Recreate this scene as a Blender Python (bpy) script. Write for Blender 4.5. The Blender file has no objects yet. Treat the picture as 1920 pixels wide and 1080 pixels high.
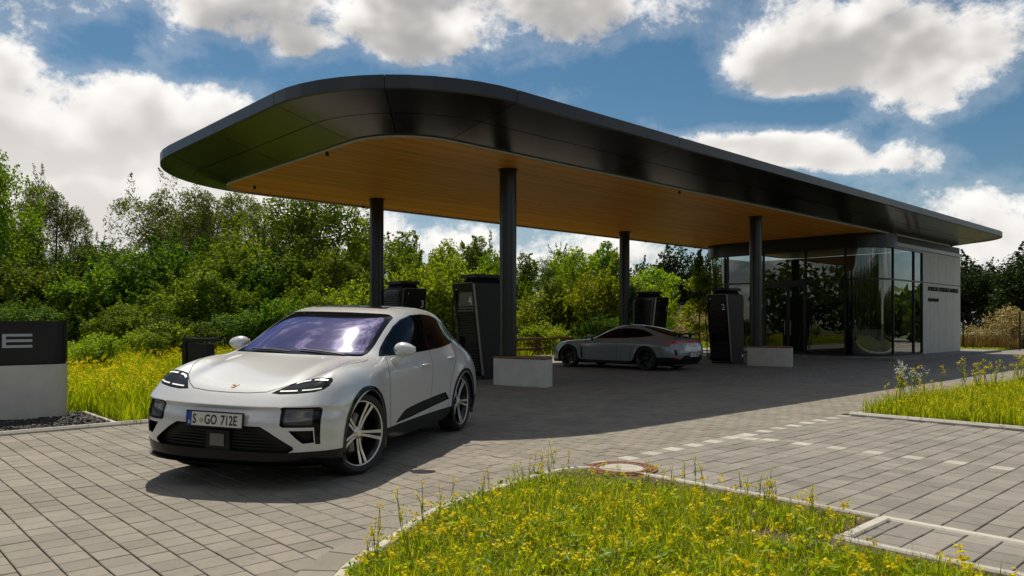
import bpy, bmesh, math, random
import numpy as np
from mathutils import Vector, Matrix
from mathutils.bvhtree import BVHTree

R = math.radians
scene = bpy.context.scene
COL = scene.collection
F, YH, H = 1405.0, 606.0, 1.395           # focal length and horizon in photo pixels (1920 wide), eye height in metres

# ------------------------------------------------------------------ camera
cd = bpy.data.cameras.new('camera')
cd.sensor_width = 36.0
cd.lens = F / 1920.0 * 36.0
cd.shift_y = (YH - 540.0) / 1920.0
cd.clip_start, cd.clip_end = 0.05, 3000.0
cam = bpy.data.objects.new('camera', cd)
cam.location = (0, 0, H)
cam.rotation_euler = (R(90), 0, 0)
COL.objects.link(cam)
scene.camera = cam

# ------------------------------------------------------------------ exposure
scene.view_settings.view_transform = 'Standard'
scene.view_settings.look = 'None'
scene.view_settings.gamma = 1.0
scene.view_settings.exposure = 0.22
scene.view_settings.use_curve_mapping = False
scene.cycles.max_bounces = 6
scene.cycles.transparent_max_bounces = 10
scene.cycles.caustics_reflective = False
scene.cycles.caustics_refractive = False
scene.cycles.sample_clamp_indirect = 6.0
scene.cycles.use_denoising = True

# ------------------------------------------------------------------ sun
SUN_EL, SUN_AZ = R(57.5), R(-22.0)          # azimuth from +Y, positive towards +X
SUN = Vector((math.sin(SUN_AZ) * math.cos(SUN_EL), math.cos(SUN_AZ) * math.cos(SUN_EL), math.sin(SUN_EL)))
sl = bpy.data.lights.new('sun', 'SUN')
sl.energy, sl.angle, sl.color = 4.2, R(0.53), (1.0, 0.91, 0.76)
sun = bpy.data.objects.new('sun', sl)
sun.rotation_euler = (-SUN).to_track_quat('-Z', 'Y').to_euler()
COL.objects.link(sun)


# ------------------------------------------------------------------ node helpers
class NT:
    def __init__(s, tree):
        s.t = tree

    def n(s, kind, **kw):
        nd = s.t.nodes.new(kind)
        for k, v in kw.items():
            setattr(nd, k, v)
        return nd

    def link(s, a, b):
        s.t.links.new(a, b)

    def put(s, sock, v):
        if hasattr(v, 'is_output') or isinstance(v, bpy.types.NodeSocket):
            s.t.links.new(v, sock)
        elif v is not None:
            sock.default_value = v

    def math(s, op, a, b=None, c=None, clamp=False):
        nd = s.n('ShaderNodeMath', operation=op, use_clamp=clamp)
        s.put(nd.inputs[0], a)
        if b is not None:
            s.put(nd.inputs[1], b)
        if c is not None:
            s.put(nd.inputs[2], c)
        return nd.outputs[0]

    def vmath(s, op, a, b=None):
        nd = s.n('ShaderNodeVectorMath', operation=op)
        s.put(nd.inputs[0], a)
        if b is not None:
            s.put(nd.inputs[1], b)
        return nd.outputs['Value'] if op in ('DOT_PRODUCT', 'LENGTH') else nd.outputs[0]

    def noise(s, vec, scale, detail=4.0, rough=0.5, dist=0.0):
        nd = s.n('ShaderNodeTexNoise')
        if vec is not None:
            s.link(vec, nd.inputs['Vector'])
        nd.inputs['Scale'].default_value = scale
        nd.inputs['Detail'].default_value = detail
        nd.inputs['Roughness'].default_value = rough
        nd.inputs['Distortion'].default_value = dist
        return nd.outputs['Fac']

    def ramp(s, fac, stops, interp='LINEAR'):
        nd = s.n('ShaderNodeValToRGB')
        nd.color_ramp.interpolation = interp
        els = nd.color_ramp.elements
        while len(els) < len(stops):
            els.new(0.5)
        for e, (p, c) in zip(els, stops):
            e.position = p
            e.color = (c[0], c[1], c[2], 1) if hasattr(c, '__len__') else (c, c, c, 1)
        s.put(nd.inputs[0], fac)
        return nd.outputs[0]

    def mix(s, fac, a, b, blend='MIX'):
        nd = s.n('ShaderNodeMix', data_type='RGBA', blend_type=blend)
        s.put(nd.inputs[0], fac)
        for i, v in ((6, a), (7, b)):
            if isinstance(v, (tuple, list)):
                v = (v[0], v[1], v[2], 1)
            s.put(nd.inputs[i], v)
        return nd.outputs[2]

    def smooth(s, x, lo, hi, a=0.0, b=1.0):
        nd = s.n('ShaderNodeMapRange', interpolation_type='SMOOTHSTEP')
        s.put(nd.inputs[0], x)
        nd.inputs[1].default_value, nd.inputs[2].default_value = lo, hi
        nd.inputs[3].default_value, nd.inputs[4].default_value = a, b
        return nd.outputs[0]


# ------------------------------------------------------------------ sky: Nishita with drifting cumulus
def pix_dir(px, py):
    return Vector(((px - 960) / F, 1.0, (YH - py) / F)).normalized()


world = bpy.data.worlds.new('World')
scene.world = world
world.use_nodes = True
world.node_tree.nodes.clear()
w = NT(world.node_tree)
sky = w.n('ShaderNodeTexSky', sky_type='NISHITA', sun_disc=False)
sky.sun_elevation, sky.sun_rotation = SUN_EL, SUN_AZ
sky.altitude, sky.air_density, sky.dust_density, sky.ozone_density = 100.0, 1.0, 0.35, 2.6

# cumulus: banks placed by azimuth and elevation, broken up by noise
tc = w.n('ShaderNodeTexCoord')
wdir = w.vmath('NORMALIZE', tc.outputs['Generated'])
sep = w.n('ShaderNodeSeparateXYZ')
w.link(wdir, sep.inputs[0])
az = w.math('ARCTAN2', sep.outputs[0], sep.outputs[1])
el = w.math('ARCSINE', sep.outputs[2])
squash = w.vmath('MULTIPLY', wdir, (1.0, 1.0, 1.35))
big = w.noise(squash, 2.6, 1.0, 0.5)
puff = w.noise(squash, 11.0, 7.0, 0.67, 0.15)
puff_up = w.noise(w.vmath('ADD', squash, (-0.012, 0.0, 0.030)), 11.0, 2.5, 0.55, 0.15)
# cover above and beside the picture is raised to a little over half, for neutral fill light
more = w.math('MAXIMUM', w.smooth(el, R(24), R(40)), w.smooth(w.math('ABSOLUTE', az), R(42), R(58)))
dens = w.math('ADD', w.math('MULTIPLY_ADD', big, 1.0, -0.78), w.math('MULTIPLY', more, 0.31))
low = 0.0
# (photo x, photo y, half width, half height in degrees, weight)
CLOUDS = [(170, 225, 21, 6.2, .60), (330, 195, 9, 5.0, .30), (230, 375, 24, 5.6, .50), (-150, 300, 16, 12, .4),
          (470, 5, 23, 5.4, .60), (790, 60, 7.5, 4.6, .50), (1110, 10, 15, 4.8, .58), (85, 25, 5.0, 3.0, .42), (0, 75, 3.0, 3.5, .40), (700, -190, 40, 8, .40),
          (1610, 40, 17, 6.6, .54), (1650, 140, 12, 4.4, .44), (1770, 190, 6, 3.4, .38), (1470, 110, 7, 3.6, .30), (1910, 70, 9, 4.5, .40),
          (1360, 268, 8, 2.7, .70), (1530, 290, 8, 2.5, .72), (1735, 275, 4.2, 2.5, .62), (250, 92, 12, 2.2, -.34), (1440, 215, 10, 1.8, -.45), (1690, 262, 5, 1.9, -.40), (1830, 250, 5, 2.2, -.35), (600, 130, 12, 2.4, -.25), (1250, 140, 5, 6, -.35),
          (1880, 390, 8, 3.8, .58), (900, 480, 36, 7.0, .56), (1890, 480, 11, 2.8, .5), (1212, 226, 2.2, 1.5, .44), (330, 98, 4, 1.8, .42), (560, 95, 5, 2, .40), (1480, 340, 6, 1.6, -.3)]
for px, py, hw, hh, wt in CLOUDS:
    c = pix_dir(px, py)
    ka, kb = 1 / R(hw), 1 / R(hh)
    a = w.math('MULTIPLY_ADD', az, ka, -math.atan2(c.x, c.y) * ka)
    b = w.math('MULTIPLY_ADD', el, kb, -math.asin(c.z) * kb)
    r2 = w.math('MULTIPLY_ADD', b, b, w.math('MULTIPLY', a, a))
    e = w.math('SUBTRACT', 1.0, r2, clamp=True)
    e = w.math('MULTIPLY', e, e)
    dens = w.math('MULTIPLY_ADD', e, wt, dens)
    low = w.math('MULTIPLY_ADD', e, w.math('MULTIPLY', b, -wt), low)
d0 = w.math('MULTIPLY_ADD', puff, 1.45, w.math('ADD', dens, -0.725))
veil = w.smooth(d0, -0.30, 0.10, 0.0, 0.16)                 # thin mist round the banks
cover = w.math('MAXIMUM', w.smooth(d0, -0.03, 0.30), veil)
d1 = w.math('MULTIPLY_ADD', puff_up, 1.9, w.math('ADD', dens, -0.95))
core = w.math('ADD', w.math('MULTIPLY', d1, 0.95), w.math('MULTIPLY', low, 0.85))
core = w.math('MULTIPLY', w.smooth(core, -0.10, 0.80), w.smooth(el, R(8), R(25), 0.38, 1.0))     # far banks pale with distance
cloud_col = w.ramp(core, [(0.0, (0.90, 0.875, 0.84)), (0.25, (0.74, 0.715, 0.685)), (0.6, (0.48, 0.465, 0.452)), (1.0, (0.315, 0.308, 0.304))])
toward = w.math('POWER', w.math('MAXIMUM', w.vmath('DOT_PRODUCT', wdir, tuple(SUN)), 0.0), 60.0)
sc = w.n('ShaderNodeVectorMath', operation='SCALE')
w.link(cloud_col, sc.inputs[0])
w.link(w.math('MULTIPLY_ADD', toward, 18.0, 10.0), sc.inputs['Scale'])
hsv = w.n('ShaderNodeHueSaturation')
hsv.inputs['Hue'].default_value = 0.488
hsv.inputs['Saturation'].default_value = 1.22
hsv.inputs['Value'].default_value = 0.53
w.link(sky.outputs[0], hsv.inputs['Color'])
skymix = w.mix(cover, hsv.outputs[0], sc.outputs[0])
bg = w.n('ShaderNodeBackground')
bg.inputs['Strength'].default_value = 0.10
w.link(skymix, bg.inputs['Color'])
wo = w.n('ShaderNodeOutputWorld')
w.link(bg.outputs[0], wo.inputs['Surface'])
world.cycles.sampling_method = 'MANUAL'
world.cycles.sample_map_resolution = 256

# ------------------------------------------------------------------ places
B0 = np.array((-0.092, 17.221))                        # foot of the near column by charger 4
U = np.array((0.732, 0.6813)); U = U / np.linalg.norm(U)   # long axis of the canopy
V = np.array((-U[1], U[0]))                            # short axis, away from the road
UVANG = math.atan2(U[1], U[0])


def G(px, py, z=0.0):
    """the point at height z that stands at this place of the photograph"""
    Y = F * (H - z) / (py - YH)
    return np.array(((px - 960) / F * Y, Y))


def XY(u, v):
    p = B0 + U * u + V * v
    return (p[0], p[1])


def toUV(x, y):
    d = np.array((x, y)) - B0
    return float(d @ U), float(d @ V)


# ------------------------------------------------------------------ object helpers
def link(o, parent=None):
    COL.objects.link(o)
    if parent is not None:
        o.parent = parent
    return o


def tag(o, label=None, category=None, group=None, kind=None):
    for k, v in (('label', label), ('category', category), ('group', group), ('kind', kind)):
        if v:
            o[k] = v
    return o


def empty(name, loc=(0, 0, 0), rz=0.0):
    o = bpy.data.objects.new(name, None)
    o.empty_display_size = 0.1
    o.location = loc
    o.rotation_euler = (0, 0, rz)
    return link(o)


def mesh_from(name, verts, faces, mats=(), smooth=False, fmat=None):
    me = bpy.data.meshes.new(name)
    me.from_pydata([tuple(v) for v in verts], [], faces)
    for m in (mats if isinstance(mats, (list, tuple)) else [mats]):
        me.materials.append(m)
    if fmat is not None:
        me.polygons.foreach_set('material_index', fmat)
    if smooth:
        me.polygons.foreach_set('use_smooth', [True] * len(me.polygons))
    me.update()
    return me


def obj(name, me, parent=None):
    return link(bpy.data.objects.new(name, me), parent)


class MB:
    """collects boxes, tubes, lathes and prisms; build() links them as ONE mesh object"""

    def __init__(s):
        s.v, s.f = [], []

    def add(s, verts, faces):
        o = len(s.v)
        s.v += [tuple(v) for v in verts]
        s.f += [tuple(i + o for i in f) for f in faces]
        return s

    def box(s, x0, x1, y0, y1, z0, z1, m=None):
        vs = [(x, y, z) for z in (z0, z1) for x, y in ((x0, y0), (x1, y0), (x1, y1), (x0, y1))]
        if m is not None:
            vs = [tuple(m @ Vector(v)) for v in vs]
        return s.add(vs, [(3, 2, 1, 0), (4, 5, 6, 7), (0, 1, 5, 4), (1, 2, 6, 5), (2, 3, 7, 6), (3, 0, 4, 7)])

    def prism(s, pts, z0, z1, m=None):
        n = len(pts)
        vs = [(p[0], p[1], z0) for p in pts] + [(p[0], p[1], z1) for p in pts]
        if m is not None:
            vs = [tuple(m @ Vector(v)) for v in vs]
        return s.add(vs, [tuple(range(n - 1, -1, -1)), tuple(range(n, 2 * n))] + [(i, (i + 1) % n, n + (i + 1) % n, n + i) for i in range(n)])

    def tube(s, pts, rad, seg=8, cap=True):
        pts = [Vector(p) for p in pts]
        rad = rad if hasattr(rad, '__len__') else [rad] * len(pts)
        vs, fs = [], []
        prev = None
        for i, p in enumerate(pts):
            t = (pts[min(i + 1, len(pts) - 1)] - pts[max(i - 1, 0)]).normalized()
            ref = prev if prev is not None else (Vector((0, 0, 1)) if abs(t.z) < 0.9 else Vector((1, 0, 0)))
            a = (ref - t * ref.dot(t)).normalized()
            prev = a
            b = t.cross(a)
            for k in range(seg):
                an = 2 * math.pi * k / seg
                vs.append(p + (a * math.cos(an) + b * math.sin(an)) * rad[i])
        for i in range(len(pts) - 1):
            for k in range(seg):
                k2 = (k + 1) % seg
                fs.append((i * seg + k, i * seg + k2, (i + 1) * seg + k2, (i + 1) * seg + k))
        if cap:
            fs.append(tuple(range(seg - 1, -1, -1)))
            fs.append(tuple(range((len(pts) - 1) * seg, len(pts) * seg)))
        return s.add(vs, fs)

    def lathe(s, prof, seg=48, axis='z', m=None, closed=False):
        """prof: (radius, height) pairs"""
        vs, fs = [], []
        n = len(prof)
        for k in range(seg):
            an = 2 * math.pi * k / seg
            for r, h in prof:
                p = (r * math.cos(an), r * math.sin(an), h) if axis == 'z' else (r * math.cos(an), h, r * math.sin(an))
                vs.append(p)
        if m is not None:
            vs = [tuple(m @ Vector(v)) for v in vs]
        for k in range(seg):
            k2 = (k + 1) % seg
            for j in range(n if closed else n - 1):
                j2 = (j + 1) % n
                q = (k * n + j, k2 * n + j, k2 * n + j2, k * n + j2)
                fs.append(q if axis == 'z' else q[::-1])
        return s.add(vs, fs)

    def build(s, name, mat, parent=None, smooth=False, bevel=0.0, angle=None):
        me = mesh_from(name, s.v, s.f, mat)
        if bevel:
            bm = bmesh.new()
            bm.from_mesh(me)
            bmesh.ops.bevel(bm, geom=[e for e in bm.edges if e.is_manifold and e.calc_face_angle(0) > 0.5], offset=bevel, segments=2, profile=0.5, affect='EDGES')
            bm.to_mesh(me)
            bm.free()
        if smooth:
            me.polygons.foreach_set('use_smooth', [True] * len(me.polygons))
            if angle:
                me.set_sharp_from_angle(angle=R(angle))
        return obj(name, me, parent)


def fast_mesh(name, verts, sizes, mats, loops=None, smooth=False):
    """verts (N,3); polygons of the given sizes, their corners numbered in order unless loops says otherwise"""
    me = bpy.data.meshes.new(name)
    verts = np.asarray(verts, dtype=np.float32)
    sizes = np.asarray(sizes, dtype=np.int32)
    if loops is None:
        loops = np.arange(len(verts), dtype=np.int32)
    loops = np.asarray(loops, dtype=np.int32)
    me.vertices.add(len(verts))
    me.vertices.foreach_set('co', verts.ravel())
    me.loops.add(len(loops))
    me.loops.foreach_set('vertex_index', loops)
    me.polygons.add(len(sizes))
    me.polygons.foreach_set('loop_start', np.concatenate(([0], np.cumsum(sizes)[:-1])).astype(np.int32))
    me.polygons.foreach_set('loop_total', sizes)
    for m in (mats if isinstance(mats, (list, tuple)) else [mats]):
        me.materials.append(m)
    me.polygons.foreach_set('use_smooth', np.full(len(sizes), smooth, dtype=bool))
    me.update()
    me.validate()
    return me


def text_mesh(body, size, extrude=0.002, sx=1.0, align='LEFT', mat=None, spacing=1.0, bold=0.0):
    cu = bpy.data.curves.new('lettering', 'FONT')
    cu.body, cu.size, cu.extrude, cu.align_x = body, size, extrude, align
    cu.space_character = spacing
    cu.resolution_u = 3
    cu.offset = bold
    o = bpy.data.objects.new('lettering', cu)
    COL.objects.link(o)
    bpy.context.view_layer.update()
    me = bpy.data.meshes.new_from_object(o.evaluated_get(bpy.context.evaluated_depsgraph_get()))
    bpy.data.objects.remove(o)
    for v in me.vertices:
        v.co.x *= sx
    me.materials.clear()
    if mat:
        me.materials.append(mat)
    return me


# ------------------------------------------------------------------ materials
def mat_new(name):
    m = bpy.data.materials.new(name)
    m.use_nodes = True
    m.node_tree.nodes.clear()
    t = NT(m.node_tree)
    out = t.n('ShaderNodeOutputMaterial')
    return m, t, out


def principled(name, color, rough=0.5, metal=0.0, spec=0.5, coat=0.0, coat_rough=0.03, var=0.0, var_scale=8.0, bump=0.0, bump_scale=80.0, rough_var=0.0, emit=None, emit_s=0.0):
    m, t, out = mat_new(name)
    p = t.n('ShaderNodeBsdfPrincipled')
    p.inputs['Roughness'].default_value = rough
    p.inputs['Metallic'].default_value = metal
    p.inputs['Specular IOR Level'].default_value = spec
    p.inputs['Coat Weight'].default_value = coat
    p.inputs['Coat Roughness'].default_value = coat_rough
    c = (color[0], color[1], color[2], 1)
    p.inputs['Base Color'].default_value = c
    geo = t.n('ShaderNodeTexCoord')
    if var:
        nz = t.noise(geo.outputs['Object'], var_scale, 6.0, 0.6)
        col = t.mix(t.smooth(nz, 0.3, 0.7), tuple(x * (1 - var) for x in color), tuple(min(1, x * (1 + var)) for x in color))
        t.link(col, p.inputs['Base Color'])
    if rough_var:
        nz = t.noise(geo.outputs['Object'], var_scale * 1.7, 4.0)
        t.link(t.math('MULTIPLY_ADD', nz, rough_var, rough - rough_var / 2, clamp=True), p.inputs['Roughness'])
    if bump:
        bp = t.n('ShaderNodeBump')
        bp.inputs['Strength'].default_value = bump
        bp.inputs['Distance'].default_value = 0.01
        t.link(t.noise(geo.outputs['Object'], bump_scale, 5.0), bp.inputs['Height'])
        t.link(bp.outputs[0], p.inputs['Normal'])
    if emit:
        p.inputs['Emission Color'].default_value = (emit[0], emit[1], emit[2], 1)
        p.inputs['Emission Strength'].default_value = emit_s
    t.link(p.outputs[0], out.inputs[0])
    return m


def island_random(t):
    """0..1, different for every piece whether it is an object of its own or one island of a mesh"""
    ge = t.n('ShaderNodeNewGeometry')
    oi = t.n('ShaderNodeObjectInfo')
    return t.math('FRACT', t.math('ADD', ge.outputs['Random Per Island'], oi.outputs['Random']))


def paver_mat(name, lo, hi, rough=0.82):
    m, t, out = mat_new(name)
    p = t.n('ShaderNodeBsdfPrincipled')
    ge = t.n('ShaderNodeNewGeometry')
    rnd = island_random(t)
    base = t.ramp(rnd, [(0.0, lo), (0.55, tuple((a + b) / 2 for a, b in zip(lo, hi))), (1.0, hi)])
    n1 = t.noise(ge.outputs['Position'], 1.1, 5.0, 0.6)
    n2 = t.noise(ge.outputs['Position'], 17.0, 6.0, 0.65)
    n3 = t.noise(ge.outputs['Position'], 260.0, 3.0, 0.6)
    c = t.mix(t.smooth(n1, 0.3, 0.72), base, (0.80, 0.80, 0.80), 'MULTIPLY')
    c = t.mix(t.smooth(n2, 0.48, 0.75, 0.0, 0.7), c, (0.70, 0.68, 0.66), 'MULTIPLY')
    c = t.mix(t.smooth(n3, 0.35, 0.75, 0.0, 0.55), c, (1.25, 1.24, 1.2), 'MULTIPLY')
    # oil drips and scuffs, a few of them
    n4 = t.noise(ge.outputs['Position'], 3.1, 3.0, 0.5, 0.6)
    c = t.mix(t.smooth(n4, 0.70, 0.80, 0.0, 0.5), c, (0.45, 0.44, 0.43), 'MULTIPLY')
    t.link(c, p.inputs['Base Color'])
    p.inputs['Roughness'].default_value = rough
    p.inputs['Specular IOR Level'].default_value = 0.3
    bp = t.n('ShaderNodeBump')
    bp.inputs['Strength'].default_value = 0.35
    bp.inputs['Distance'].default_value = 0.004
    t.link(n3, bp.inputs['Height'])
    t.link(bp.outputs[0], p.inputs['Normal'])
    t.link(p.outputs[0], out.inputs[0])
    return m


def leaf_mat(name, dark, mid, light, trans=0.42, gloss=0.018, tint=(1.25, 1.15, 0.35), hue=0.032):
    m, t, out = mat_new(name)
    rnd = island_random(t)
    oi = t.n('ShaderNodeObjectInfo')
    col = t.ramp(rnd, [(0.0, dark), (0.55, mid), (1.0, light)])
    hs = t.n('ShaderNodeHueSaturation')
    hs.inputs['Saturation'].default_value = 1.0
    t.link(t.math('MULTIPLY_ADD', oi.outputs['Random'], hue, 0.500), hs.inputs['Hue'])
    t.link(t.math('MULTIPLY_ADD', oi.outputs['Random'], 0.45 if hue else 0.0, 0.80 if hue else 1.0), hs.inputs['Value'])
    t.link(col, hs.inputs['Color'])
    d = t.n('ShaderNodeBsdfDiffuse')
    t.link(hs.outputs[0], d.inputs['Color'])
    tr = t.n('ShaderNodeBsdfTranslucent')
    tc_ = t.mix(1.0, hs.outputs[0], tint, 'MULTIPLY')
    t.link(tc_, tr.inputs['Color'])
    mx = t.n('ShaderNodeMixShader')
    mx.inputs[0].default_value = trans
    t.link(d.outputs[0], mx.inputs[1])
    t.link(tr.outputs[0], mx.inputs[2])
    gl = t.n('ShaderNodeBsdfGlossy')
    gl.inputs['Roughness'].default_value = 0.45
    gl.inputs['Color'].default_value = (0.8, 0.85, 0.8, 1)
    m2 = t.n('ShaderNodeMixShader')
    m2.inputs[0].default_value = gloss
    t.link(mx.outputs[0], m2.inputs[1])
    t.link(gl.outputs[0], m2.inputs[2])
    t.link(m2.outputs[0], out.inputs[0])
    return m


def glass_mat(name, tint, rough=0.0, ior=1.5, boost=1.0, refl=(1, 1, 1)):
    """thin pane: Fresnel mirror over tinted see-through"""
    m, t, out = mat_new(name)
    tr = t.n('ShaderNodeBsdfTransparent')
    tr.inputs['Color'].default_value = (tint[0], tint[1], tint[2], 1)
    gl = t.n('ShaderNodeBsdfGlossy')
    gl.inputs['Roughness'].default_value = rough
    gl.inputs['Color'].default_value = (refl[0], refl[1], refl[2], 1)
    fr = t.n('ShaderNodeFresnel')
    fr.inputs['IOR'].default_value = ior
    fac = t.math('MULTIPLY', fr.outputs[0], boost, clamp=True)
    mx = t.n('ShaderNodeMixShader')
    t.link(fac, mx.inputs[0])
    t.link(tr.outputs[0], mx.inputs[1])
    t.link(gl.outputs[0], mx.inputs[2])
    t.link(mx.outputs[0], out.inputs[0])
    return m


M = {}
M['paver'] = paver_mat('driveway_paver', (0.198, 0.178, 0.150), (0.252, 0.226, 0.190))
M['paver_grey'] = paver_mat('parking_paver', (0.196, 0.181, 0.160), (0.262, 0.242, 0.214))
M['paver_white'] = paver_mat('white_paver', (0.37, 0.35, 0.30), (0.47, 0.445, 0.385))
M['kerbstone'] = paver_mat('kerb_concrete', (0.40, 0.38, 0.33), (0.50, 0.475, 0.42))
M['joint'] = principled('joint_sand', (0.045, 0.04, 0.033), 0.95, var=0.4, var_scale=6)
M['soil'] = principled('soil', (0.085, 0.06, 0.038), 0.95, var=0.5, var_scale=9, bump=0.8, bump_scale=60)
M['black_metal'] = principled('black_powder_coat', (0.012, 0.012, 0.013), 0.34, spec=0.45, rough_var=0.10, var_scale=2)
M['fascia'] = principled('fascia_aluminium', (0.036, 0.038, 0.042), 0.36, metal=0.5, rough_var=0.08, var_scale=1.2)
M['panel_black'] = principled('canopy_panel', (0.012, 0.012, 0.012), 0.20, spec=0.5, rough_var=0.06, var_scale=0.7)
M['column'] = principled('column_paint', (0.014, 0.014, 0.015), 0.30, spec=0.5, rough_var=0.06, var_scale=3)
M['concrete_white'] = principled('pale_concrete', (0.56, 0.53, 0.48), 0.75, var=0.07, var_scale=3.5, bump=0.12, bump_scale=90)
M['wall_white'] = principled('wall_panel', (0.50, 0.485, 0.44), 0.6, var=0.05, var_scale=1.3, bump=0.05, bump_scale=50)
M['wood_rail'] = principled('brown_timber', (0.16, 0.065, 0.03), 0.7, var=0.35, var_scale=12)
M['bark'] = principled('bark', (0.085, 0.065, 0.045), 0.95, var=0.4, var_scale=14, bump=0.8, bump_scale=30)
M['white_mark'] = principled('white_lettering', (0.78, 0.78, 0.76), 0.5)
M['rubber'] = principled('rubber', (0.018, 0.018, 0.018), 0.72, bump=0.2, bump_scale=120)
M['dark'] = principled('dark_plastic', (0.007, 0.007, 0.0075), 0.5, spec=0.3)
M['gloss_black'] = principled('gloss_black', (0.005, 0.005, 0.006), 0.10, spec=0.22, coat=0.06)
M['rust'] = principled('rusty_iron', (0.19, 0.075, 0.03), 0.8, var=0.6, var_scale=24, bump=0.9, bump_scale=60)
M['sign_grey'] = principled('sign_silver', (0.42, 0.42, 0.43), 0.4, metal=0.3)
M['concrete_cover'] = principled('cover_concrete', (0.36, 0.33, 0.275), 0.85, var=0.15, var_scale=9, bump=0.3)

# ================================================================== ground, driveway, parking bays, kerbs
rng = np.random.default_rng(7)
from mathutils.geometry import tessellate_polygon


def sheet(name, pts, z, mat, parent=None):
    vs = [Vector((p[0], p[1], z)) for p in pts]
    tri = tessellate_polygon([vs])
    fs = []
    for t in tri:
        a, b, c = (vs[i] for i in t)
        fs.append(tuple(t) if (b - a).cross(c - a).z > 0 else tuple(t[::-1]))
    return obj(name, mesh_from(name, vs, fs, mat), parent)


def spline(pts, n=8, closed=False):
    pts = [np.array(p, float) for p in pts]
    out = []
    N = len(pts)
    for i in range(N if closed else N - 1):
        p0, p1, p2, p3 = (pts[(i + k) % N] if closed else pts[min(max(i + k, 0), N - 1)] for k in (-1, 0, 1, 2))
        for k in range(n):
            t = k / n
            out.append(0.5 * (2 * p1 + (p2 - p0) * t + (2 * p0 - 5 * p1 + 4 * p2 - p3) * t * t + (3 * p1 - p0 - 3 * p2 + p3) * t ** 3))
    if not closed:
        out.append(pts[-1])
    return out


def inside(poly, x, y):
    """vectorised point in polygon"""
    x, y = np.asarray(x, float), np.asarray(y, float)
    r = np.zeros(x.shape, bool)
    n = len(poly)
    for i in range(n):
        x0, y0 = poly[i][0], poly[i][1]
        x1, y1 = poly[(i + 1) % n][0], poly[(i + 1) % n][1]
        c = ((y0 > y) != (y1 > y)) & (x < (x1 - x0) * (y - y0) / ((y1 - y0) if y1 != y0 else 1e-12) + x0)
        r ^= c
    return r


gm, gt, gout = mat_new('far_ground')
gp = gt.n('ShaderNodeBsdfPrincipled')
gge = gt.n('ShaderNodeNewGeometry')
gcol = gt.ramp(gt.noise(gge.outputs['Position'], 0.8, 8.0, 0.65), [(0.3, (0.035, 0.05, 0.012)), (0.55, (0.07, 0.085, 0.02)), (0.75, (0.10, 0.085, 0.035))])
gt.link(gcol, gp.inputs['Base Color'])
gp.inputs['Roughness'].default_value = 0.95
gt.link(gp.outputs[0], gout.inputs[0])
M['ground'] = gm
tag(sheet('ground', [(-1500, -1500), (1500, -1500), (1500, 1500), (-1500, 1500)], -0.07, M['ground']), kind='structure')

# --- far paving as a material: square pavers on the same grid
fm, ft, fout = mat_new('far_paving')
fp = ft.n('ShaderNodeBsdfPrincipled')
fge = ft.n('ShaderNodeNewGeometry')
mp = ft.n('ShaderNodeMapping')
mp.inputs['Rotation'].default_value = (0, 0, -UVANG - R(90))
ft.link(fge.outputs['Position'], mp.inputs['Vector'])
bk = ft.n('ShaderNodeTexBrick')
bk.offset = 0.5
ft.link(mp.outputs[0], bk.inputs['Vector'])
bk.inputs['Color1'].default_value = (0.20, 0.186, 0.168, 1)
bk.inputs['Color2'].default_value = (0.27, 0.25, 0.222, 1)
bk.inputs['Mortar'].default_value = (0.06, 0.052, 0.045, 1)
bk.inputs['Scale'].default_value = 1.0
bk.inputs['Brick Width'].default_value = 0.19
bk.inputs['Row Height'].default_value = 0.19
bk.inputs['Mortar Size'].default_value = 0.005
n1 = ft.noise(fge.outputs['Position'], 0.9, 5.0, 0.6)
ft.link(ft.mix(ft.smooth(n1, 0.3, 0.72), bk.outputs[0], (0.80, 0.80, 0.80), 'MULTIPLY'), fp.inputs['Base Color'])
fp.inputs['Roughness'].default_value = 0.8
fp.inputs['Specular IOR Level'].default_value = 0.3
ft.link(fp.outputs[0], fout.inputs[0])
M['far_paving'] = fm

# --- outlines, in the (u, v) axes of the site
island_left = spline([(-1.00, 3.0), (-0.995, 3.75), (-0.962, 4.317), (-0.846, 4.70), (-0.703, 5.283), (-0.497, 5.816), (-0.166, 6.302), (0.162, 6.80), (0.42, 7.10)], 6)
tip = [np.array(p) for p in ((0.60, 7.22), (0.78, 7.22), XY(-6.12, -8.35))]
island_right = [np.array(XY(*p)) for p in ((-6.12, -10.62), (-6.86, -10.62), (-6.86, -14.0))]
ISLAND = [tuple(p) for p in island_left + tip + island_right + [np.array((3.2, 2.2)), np.array((-0.9, 2.2))]]
U_PARK, V_PARK = -6.06, -7.70
MEADOW_UV = [(-24, -1.62), (-9.2, -1.58), (-8.1, -1.42), (-7.0, -1.0), (-6.2, -0.1), (-5.6, 2.0), (-5.0, 5.0), (-4.0, 7.6), (-2.2, 9.0), (0.5, 9.35), (16, 9.35), (30, 9.35)]
meadow_edge = spline([XY(*p) for p in MEADOW_UV], 6)
MEADOW = [tuple(p) for p in meadow_edge] + [XY(30, 60), (60, 160), (-160, 160), (-160, -20), XY(-24, -1.62)]
LAWN_R = [XY(u, v) for u, v in ((-0.22, -7.95), (-0.22, -16), (40, -16), (40, -7.95))]
LAWN_FAR = [XY(u, v) for u, v in ((30.2, -1.75), (90, -1.75), (90, 60), (30.2, 60))]


# --- pavers
def is_park(u, v):
    return (v < V_PARK) & ((u > U_PARK) | ((u > -6.9) & (v < -10.55)))


def in_view(u, v, margin=2.6):
    x = B0[0] + U[0] * u + V[0] * v
    y = B0[1] + U[1] * u + V[1] * v
    return (y > 2.6) & (np.abs(x) < 0.70 * y + margin) & (y < 17.5), x, y


def clip_rects(rects):
    return [r for r in rects if r[1] - r[0] > 0.03 and r[3] - r[2] > 0.03]


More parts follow.
